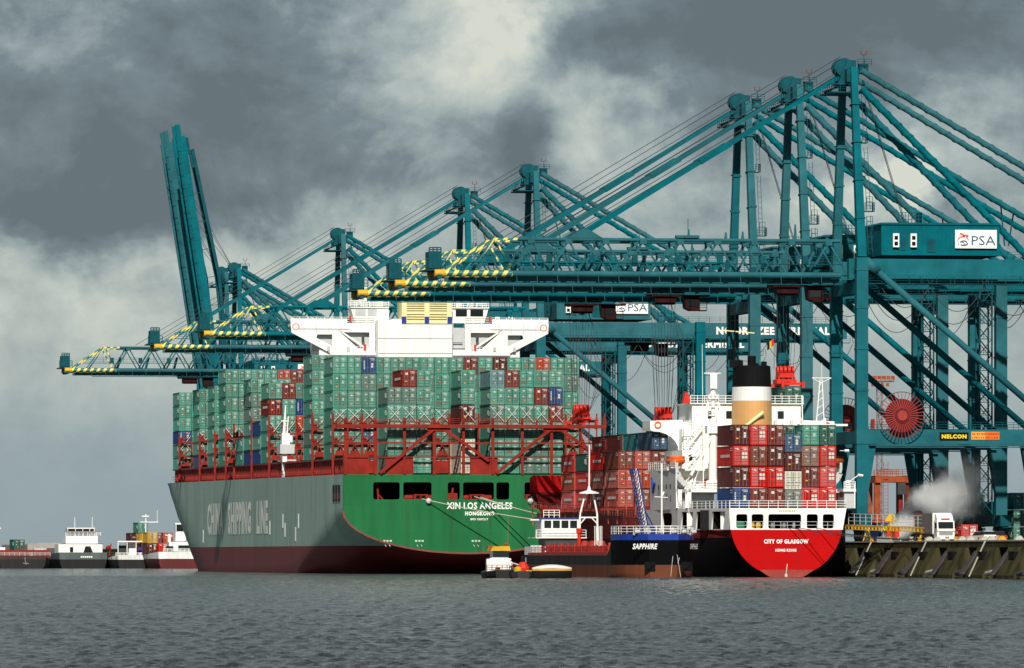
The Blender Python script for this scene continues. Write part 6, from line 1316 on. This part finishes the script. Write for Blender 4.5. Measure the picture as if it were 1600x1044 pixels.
# figures
SKIN = paint('skin', (.55, .33, .23), .6, 0); HV = HV; HIVIS = paint('hi_vis_yellow', (.62, .85, .03), .7, .1, 3); NVY = paint('navy_cloth', (.02, .03, .06), .9, .1); HAIR = paint('helmet_white', (.75, .75, .72), .4, 0)
def person(label, loc, rz, jacket, step=.12, arm=.25):
    root = thing('person', label, 'person', loc, rz)
    J = {'pel': (0, 0, .95, .125), 'bel': (0, 0, 1.12, .12), 'che': (0, .01, 1.34, .135), 'nek': (0, 0, 1.5, .06), 'hed': (0, -.02, 1.62, .09), 'top': (0, -.02, 1.72, .075)}
    E = [('pel', 'bel'), ('bel', 'che'), ('che', 'nek'), ('nek', 'hed'), ('hed', 'top')]
    for s, t in ((-1, 'l'), (1, 'r')):
        J['hip' + t] = (s * .09, 0, .90, .095); J['kne' + t] = (s * .10, -.03 + s * step, .50, .065); J['ank' + t] = (s * .11, .02 + s * step * 1.6, .09, .045); J['toe' + t] = (s * .12, -.17 + s * step * 1.6, .04, .04)
        J['sho' + t] = (s * .19, 0, 1.42, .065); J['elb' + t] = (s * .26, .02, 1.14, .048); J['wri' + t] = (s * .26, -arm * .7, 1.0, .032); J['pal' + t] = (s * .26, -arm * .7 - .07, .97, .034)
        E += [('pel', 'hip' + t), ('hip' + t, 'kne' + t), ('kne' + t, 'ank' + t), ('ank' + t, 'toe' + t), ('che', 'sho' + t), ('sho' + t, 'elb' + t), ('elb' + t, 'wri' + t), ('wri' + t, 'pal' + t)]
        for k in range(5):
            n1, n2 = 'f%d%s' % (k, t), 'g%d%s' % (k, t); dx = (-.03 + .02 * k) if k < 4 else 0; p = J['pal' + t]
            a = (p[0] + dx, p[1] - .05, p[2] - .02, .010) if k < 4 else (p[0] - s * .045, p[1] - .01, p[2] + .01, .011); b = (a[0], a[1] - (.04 if k < 4 else .03), a[2] - .025, .009)
            J[n1] = a; J[n2] = b; E += [('pal' + t, n1), (n1, n2)]
    names = list(J); me = bpy.data.meshes.new('body'); me.from_pydata([J[n][:3] for n in names], [(names.index(a), names.index(b)) for a, b in E], []); o = obj('tmp', me)
    md = o.modifiers.new('s', 'SKIN')
    for i, n in enumerate(names): me.skin_vertices[0].data[i].radius = (J[n][3], J[n][3]); me.skin_vertices[0].data[i].use_root = (n == 'pel')
    sb = o.modifiers.new('d', 'SUBSURF'); sb.levels = 1; sb.render_levels = 1
    bpy.context.view_layer.update(); me2 = bpy.data.meshes.new_from_object(o.evaluated_get(bpy.context.evaluated_depsgraph_get())); bpy.data.objects.remove(o)
    me2.materials.clear()
    for m_ in (SKIN, jacket, NVY): me2.materials.append(m_)
    for p in me2.polygons: c = p.center; p.use_smooth = True; p.material_index = 0 if (c.z > 1.47 or (abs(c.x) > .2 and c.z < 1.05 and c.y < -arm * .6)) else (2 if c.z < .93 else 1)
    b = obj('body', me2, root)
    m = MB(); m.lathe((0, -.01, 1.64), [(.125, 0), (.12, .06), (.09, .12), (.03, .15)], 14); m.build('helmet', HAIR, root); m = MB(); m.box(-.012, .012, -.13, -.10, 1.60, 1.65); m.box(-.045, -.02, -.112, -.10, 1.65, 1.665, 1); m.box(.02, .045, -.112, -.10, 1.65, 1.665, 1); m.box(-.03, .03, -.112, -.10, 1.565, 1.575, 1); m.build('face', [SKIN, NVY], root)
person('worker in a bright yellow vest and white helmet by the gangway', on_quay(1383, 1030) + Vector((0, 0, .8)), R(10), HIVIS)
m = MB(); p = on_quay(1383, 1030); m.box(p.x - 1.2, p.x + 1.2, p.y - .8, p.y + .8, ZQ, ZQ + .8); tag(m.build('steel_step', GREY), 'grey steel step under the worker by the gangway', 'step')
person('crewman in a white shirt standing on the small workboat deck', Vector(((800 - 800) * 987 / FOC - .2, 984.6, .8)), R(-20), paint('white_cloth', (.75, .75, .72), .8, .05))
# red hut, blue and other things behind the gangway
m = MB(); p = on_quay(1395, 1045); m.box(-.9, .9, -.8, .8, 0, 2.1); m.box(-.98, .98, -.88, .88, 2.1, 2.2); m.box(-.4, .3, -.83, -.8, .1, 1.9, 1); o = m.build('site_hut', [RED, REDD]); o.location = p; tag(o, 'small red hut behind the yellow gangway', 'hut')
m = MB(); m.lathe((0, 0, 0), [(.3, 0), (.3, .9), (.9, 1.2), (1.1, 2.2), (.5, 2.9), (.2, 3.0)], 14); o = m.build('road_sweeper_hopper', RED, None, True); o.location = on_quay(1435, 1085) + Vector((0, 0, 1.8)); o.name = 'red_hopper'; tag(o, 'round red hopper in the steam behind the gangway', 'hopper')
m = MB(); m.bar((0, 0, -1.8), (0, 0, .2), .3); m.bar((-.8, 0, -1.8), (0, 0, 0), .16); m.bar((.8, 0, -1.8), (0, 0, 0), .16); m.build('hopper_stand', DGREY, o)
G3 = 'containers standing on the quay'
for (u, D, z, col, lab, L) in ((1515, 1032, 0, 'red', 'bright red container with white squares, standing right of the lorry', G3), (1434, 1200, 0, 'green', 'green container on the quay behind the steam, lower of two', G3), (1434, 1200, 2.61, 'green', 'green container on the quay behind the steam, upper of two', G3), (1386, 1110, .6, 'blue', 'dark blue container low behind the gangway', G3),
                             (1528, 1150, 0, 'ggrey', 'grey green container right of the red one, lowest of three', G3), (1528, 1150, 2.61, 'green', 'green container right of the red one, middle of three', G3), (1528, 1150, 5.22, 'green', 'green container right of the red one, topmost of three', G3), (1596, 1120, 0, 'green', 'green container at the right edge of the photo, lowest', G3), (1596, 1120, 2.61, 'green', 'green container at the right edge of the photo, middle', G3), (1596, 1120, 5.22, 'teal', 'teal container at the right edge of the photo, topmost', G3), (1520, 1190, 0, 'cream', 'cream container half hidden in the steam', G3)):
    p = on_quay(u, D); f = Frame(p.x, p.y); container(f, 0, 0, ZQ + .01 + z, col, 2.591, lab, L)
# straddle carriers
def carrier(u, D, H, W, label, first=None):
    if first is None:
        root = thing('straddle_carrier', label, 'straddle carrier', on_quay(u, D), TH, 'orange straddle carriers')
        for x in (-W / 2, W / 2):
            for y in (-3.5, 3.5): m = MB(); m.box(x - .55, x + .55, y - .45, y + .45, 1.2, H - 1.2); m.build('leg', RUST if x < 0 else paint('carrier_shaded_orange', (.09, .02, .01), .7, .4), root)  # legs on one side darker: shade painted into the orange
            m = MB(); m.box(x - .6, x + .6, -5.2, 5.2, .7, 1.7); m.build('bottom_beam', RUST, root)
            m = MB(); m.box(x - .5, x + .5, -4.5, 4.5, H - 1.3, H); m.build('top_beam', RUST, root)
            for y in (-4.4, -1.6, 1.6, 4.4): m = MB(); m.tube((x - .3, y, .7), (x + .3, y, .7), .7, 16); m.build('wheel', BLACK, root)
        m = MB(); m.box(-W / 2, W / 2, -4.3, -3.3, H - 1.2, H - .2); m.box(-W / 2, W / 2, 3.3, 4.3, H - 1.2, H - .2); m.box(-1.1, W / 2, -3, 3, H - .9, H - .1); m.build('cross_beam', RUST, root)
        m = MB(); m.box(W / 2 - 2.0, W / 2 - .6, -4.6, -3.2, H - 3.4, H - 1.3); m.build('operator_cabin', DGREY, root)
        m = MB(); m.rail([(-W / 2, -4.4, H), (W / 2, -4.4, H)], 1.1, .06, 1.0); m.rail([(-W / 2, 4.4, H), (W / 2, 4.4, H)], 1.1, .06, 1.0)
        for x in (-W / 2 + 1.0, -W / 2 + 1.8): m.bar((x, -4.5, 1.5), (x, -4.5, H + 2.4), .09)
        for k in range(22): m.bar((-W / 2 + 1, -4.5, 1.8 + k * .6), (-W / 2 + 1.8, -4.5, 1.8 + k * .6), .07)
        m.build('safety_rails', RUST, root); 
        m = MB(); m.box(-W / 2 + .6, -W / 2 + 1.6, -4, 4, 4.0, 4.6); m.box(W / 2 - 1.6, W / 2 - .9, -3.4, -2.6, 1.7, H - 1.3); m.build('spreader', REDD, root); return root
c1_ = carrier(1388, 1330, 12.6, 5.6, 'orange straddle carrier framed between the crane legs above the red hut')
c2_ = copy_tree(c1_); c2_.location = on_quay(1478, 1640); c2_['label'] = 'distant orange straddle carrier half hidden by steam and crane legs'
# light mast
def light_mast(u, D, H, lab, first):
    root = thing('light_mast', lab, 'light mast', on_quay(u, D), TH, 'light masts in the yard')
    m = MB(); m.truss((0, 0, 0), (0, 0, H), 1.2, 1.2, 2.0, .06, 0, .10); m.build('lattice_tower', paint('mast_faded_red', (.20, .09, .08), .7, .3) if first else GREYW, root)
    m = MB(); m.box(-3.2, 3.2, -2, 2, H, H + .3); m.rail([(-3.2, -2, H + .3), (3.2, -2, H + .3)], 1.0, .08, 1.0)
    for k in range(6): m.box(-3 + k * 1.1, -2.4 + k * 1.1, -2.4, -2.0, H + .6, H + 1.4)
    for k in range(4): m.box(-2.2 + k * 1.2, -1.6 + k * 1.2, -1.6, -1.2, H - 1.1, H - .3)
    m.build('floodlight_platform', RUST, root)
light_mast(1374, 1750, 39.5, 'red lattice light mast standing beyond the crane diagonals', True)
m = MB(); m.bar((0, 0, 0), (0, 0, 11), .22, .22, 0, .12, .12); m.bar((0, 0, 10.6), (1.8, 0, 11.6), .12); m.box(1.5, 2.5, -.2, .2, 11.5, 11.7); m.bar((0, 0, 9.9), (-1.5, 0, 10.6), .1); m.box(-2.1, -1.3, -.2, .2, 10.5, 10.7)
o = m.build('street_lamp', GREY); o.location = on_quay(1553, 1400); tag(o, 'thin double armed yard lamp between the legs at right', 'street lamp')
# steam
def build_steam():
    A = pt(1388, 838, 1078); B = pt(1500, 764, 1100); ax = B - A; vs = []; fs = []; n = 16; K = 8
    a = ax.normalized(); u = a.cross(Vector((0, 0, 1))).normalized(); w = u.cross(a)
    for i in range(K + 1):
        t = i / K * 1.25 - .04; r = 1.0 + 8.6 * max(0, t)
        for k in range(n): q = 2 * math.pi * k / n; vs.append(A + ax * t + u * (r * math.cos(q)) + w * (r * math.sin(q)))
    for i in range(K):
        for k in range(n): fs.append((i * n + k, i * n + (k + 1) % n, (i + 1) * n + (k + 1) % n, (i + 1) * n + k))
    fs += [tuple(range(n))[::-1], tuple(range(K * n, K * n + n))]
    mb = MB(); mb.add(vs, fs); m = bpy.data.materials.new('steam_vapour'); m.use_nodes = True; nt = m.node_tree; N = nt.nodes; L = nt.links; N.remove(N['Principled BSDF'])
    v = N.new('ShaderNodeVolumePrincipled'); v.inputs['Color'].default_value = (.96, .97, .98, 1); L.new(v.outputs[0], N['Material Output'].inputs['Volume'])
    def mth(op, a_, b_=None, clamp=False):
        nd = N.new('ShaderNodeMath'); nd.operation = op; nd.use_clamp = clamp
        for i, x in enumerate((a_, b_)):
            if x is None: continue
            if isinstance(x, (int, float)): nd.inputs[i].default_value = x
            else: L.new(x, nd.inputs[i])
        return nd.outputs[0]
    def vm(op, a_, b_=None):
        nd = N.new('ShaderNodeVectorMath'); nd.operation = op
        for i, x in enumerate((a_, b_)):
            if x is None: continue
            if isinstance(x, Vector): nd.inputs[i].default_value = x
            else: L.new(x, nd.inputs[i])
        return nd
    tc = N.new('ShaderNodeTexCoord'); P = tc.outputs['Object']
    wn = N.new('ShaderNodeTexNoise'); wn.inputs['Scale'].default_value = .16; wn.inputs['Detail'].default_value = 3; L.new(P, wn.inputs['Vector'])
    wv = vm('SUBTRACT', wn.outputs['Color'], Vector((.5, .5, .5))); sc4 = N.new('ShaderNodeVectorMath'); sc4.operation = 'SCALE'; L.new(wv.outputs[0], sc4.inputs[0]); sc4.inputs['Scale'].default_value = 4.0
    rel = vm('SUBTRACT', vm('ADD', P, sc4.outputs[0]).outputs[0], A)
    t = mth('DIVIDE', vm('DOT_PRODUCT', rel.outputs[0], ax).outputs['Value'], ax.length_squared)
    tt = mth('MINIMUM', mth('MAXIMUM', t, 0.0), 1.2)
    s1 = N.new('ShaderNodeVectorMath'); s1.operation = 'SCALE'; s1.inputs[0].default_value = ax; L.new(tt, s1.inputs['Scale'])
    d = vm('LENGTH', vm('SUBTRACT', rel.outputs[0], s1.outputs[0]).outputs[0]).outputs['Value']
    r = mth('ADD', 1.8, mth('MULTIPLY', tt, 4.4)); fall = mth('SUBTRACT', 1.0, mth('DIVIDE', d, r), True)
    nz = N.new('ShaderNodeTexNoise'); nz.inputs['Scale'].default_value = .55; nz.inputs['Detail'].default_value = 7; nz.inputs['Roughness'].default_value = .62; L.new(P, nz.inputs['Vector'])
    q = mth('MULTIPLY', mth('SUBTRACT', mth('ADD', fall, mth('MULTIPLY', mth('SUBTRACT', nz.outputs[0], .5), 1.5)), .22, True), mth('SUBTRACT', 1.28, tt, True))
    den = mth('MULTIPLY', q, mth('SUBTRACT', 1.25, mth('MULTIPLY', tt, .95)))
    L.new(mth('MULTIPLY', mth('MULTIPLY', den, fall), 5.0), v.inputs['Density'])
    o = mb.build('steam', m, None, False); tag(o, 'white steam blowing right from the quay edge', None, None, 'stuff')
build_steam()
print('containers', NCON)
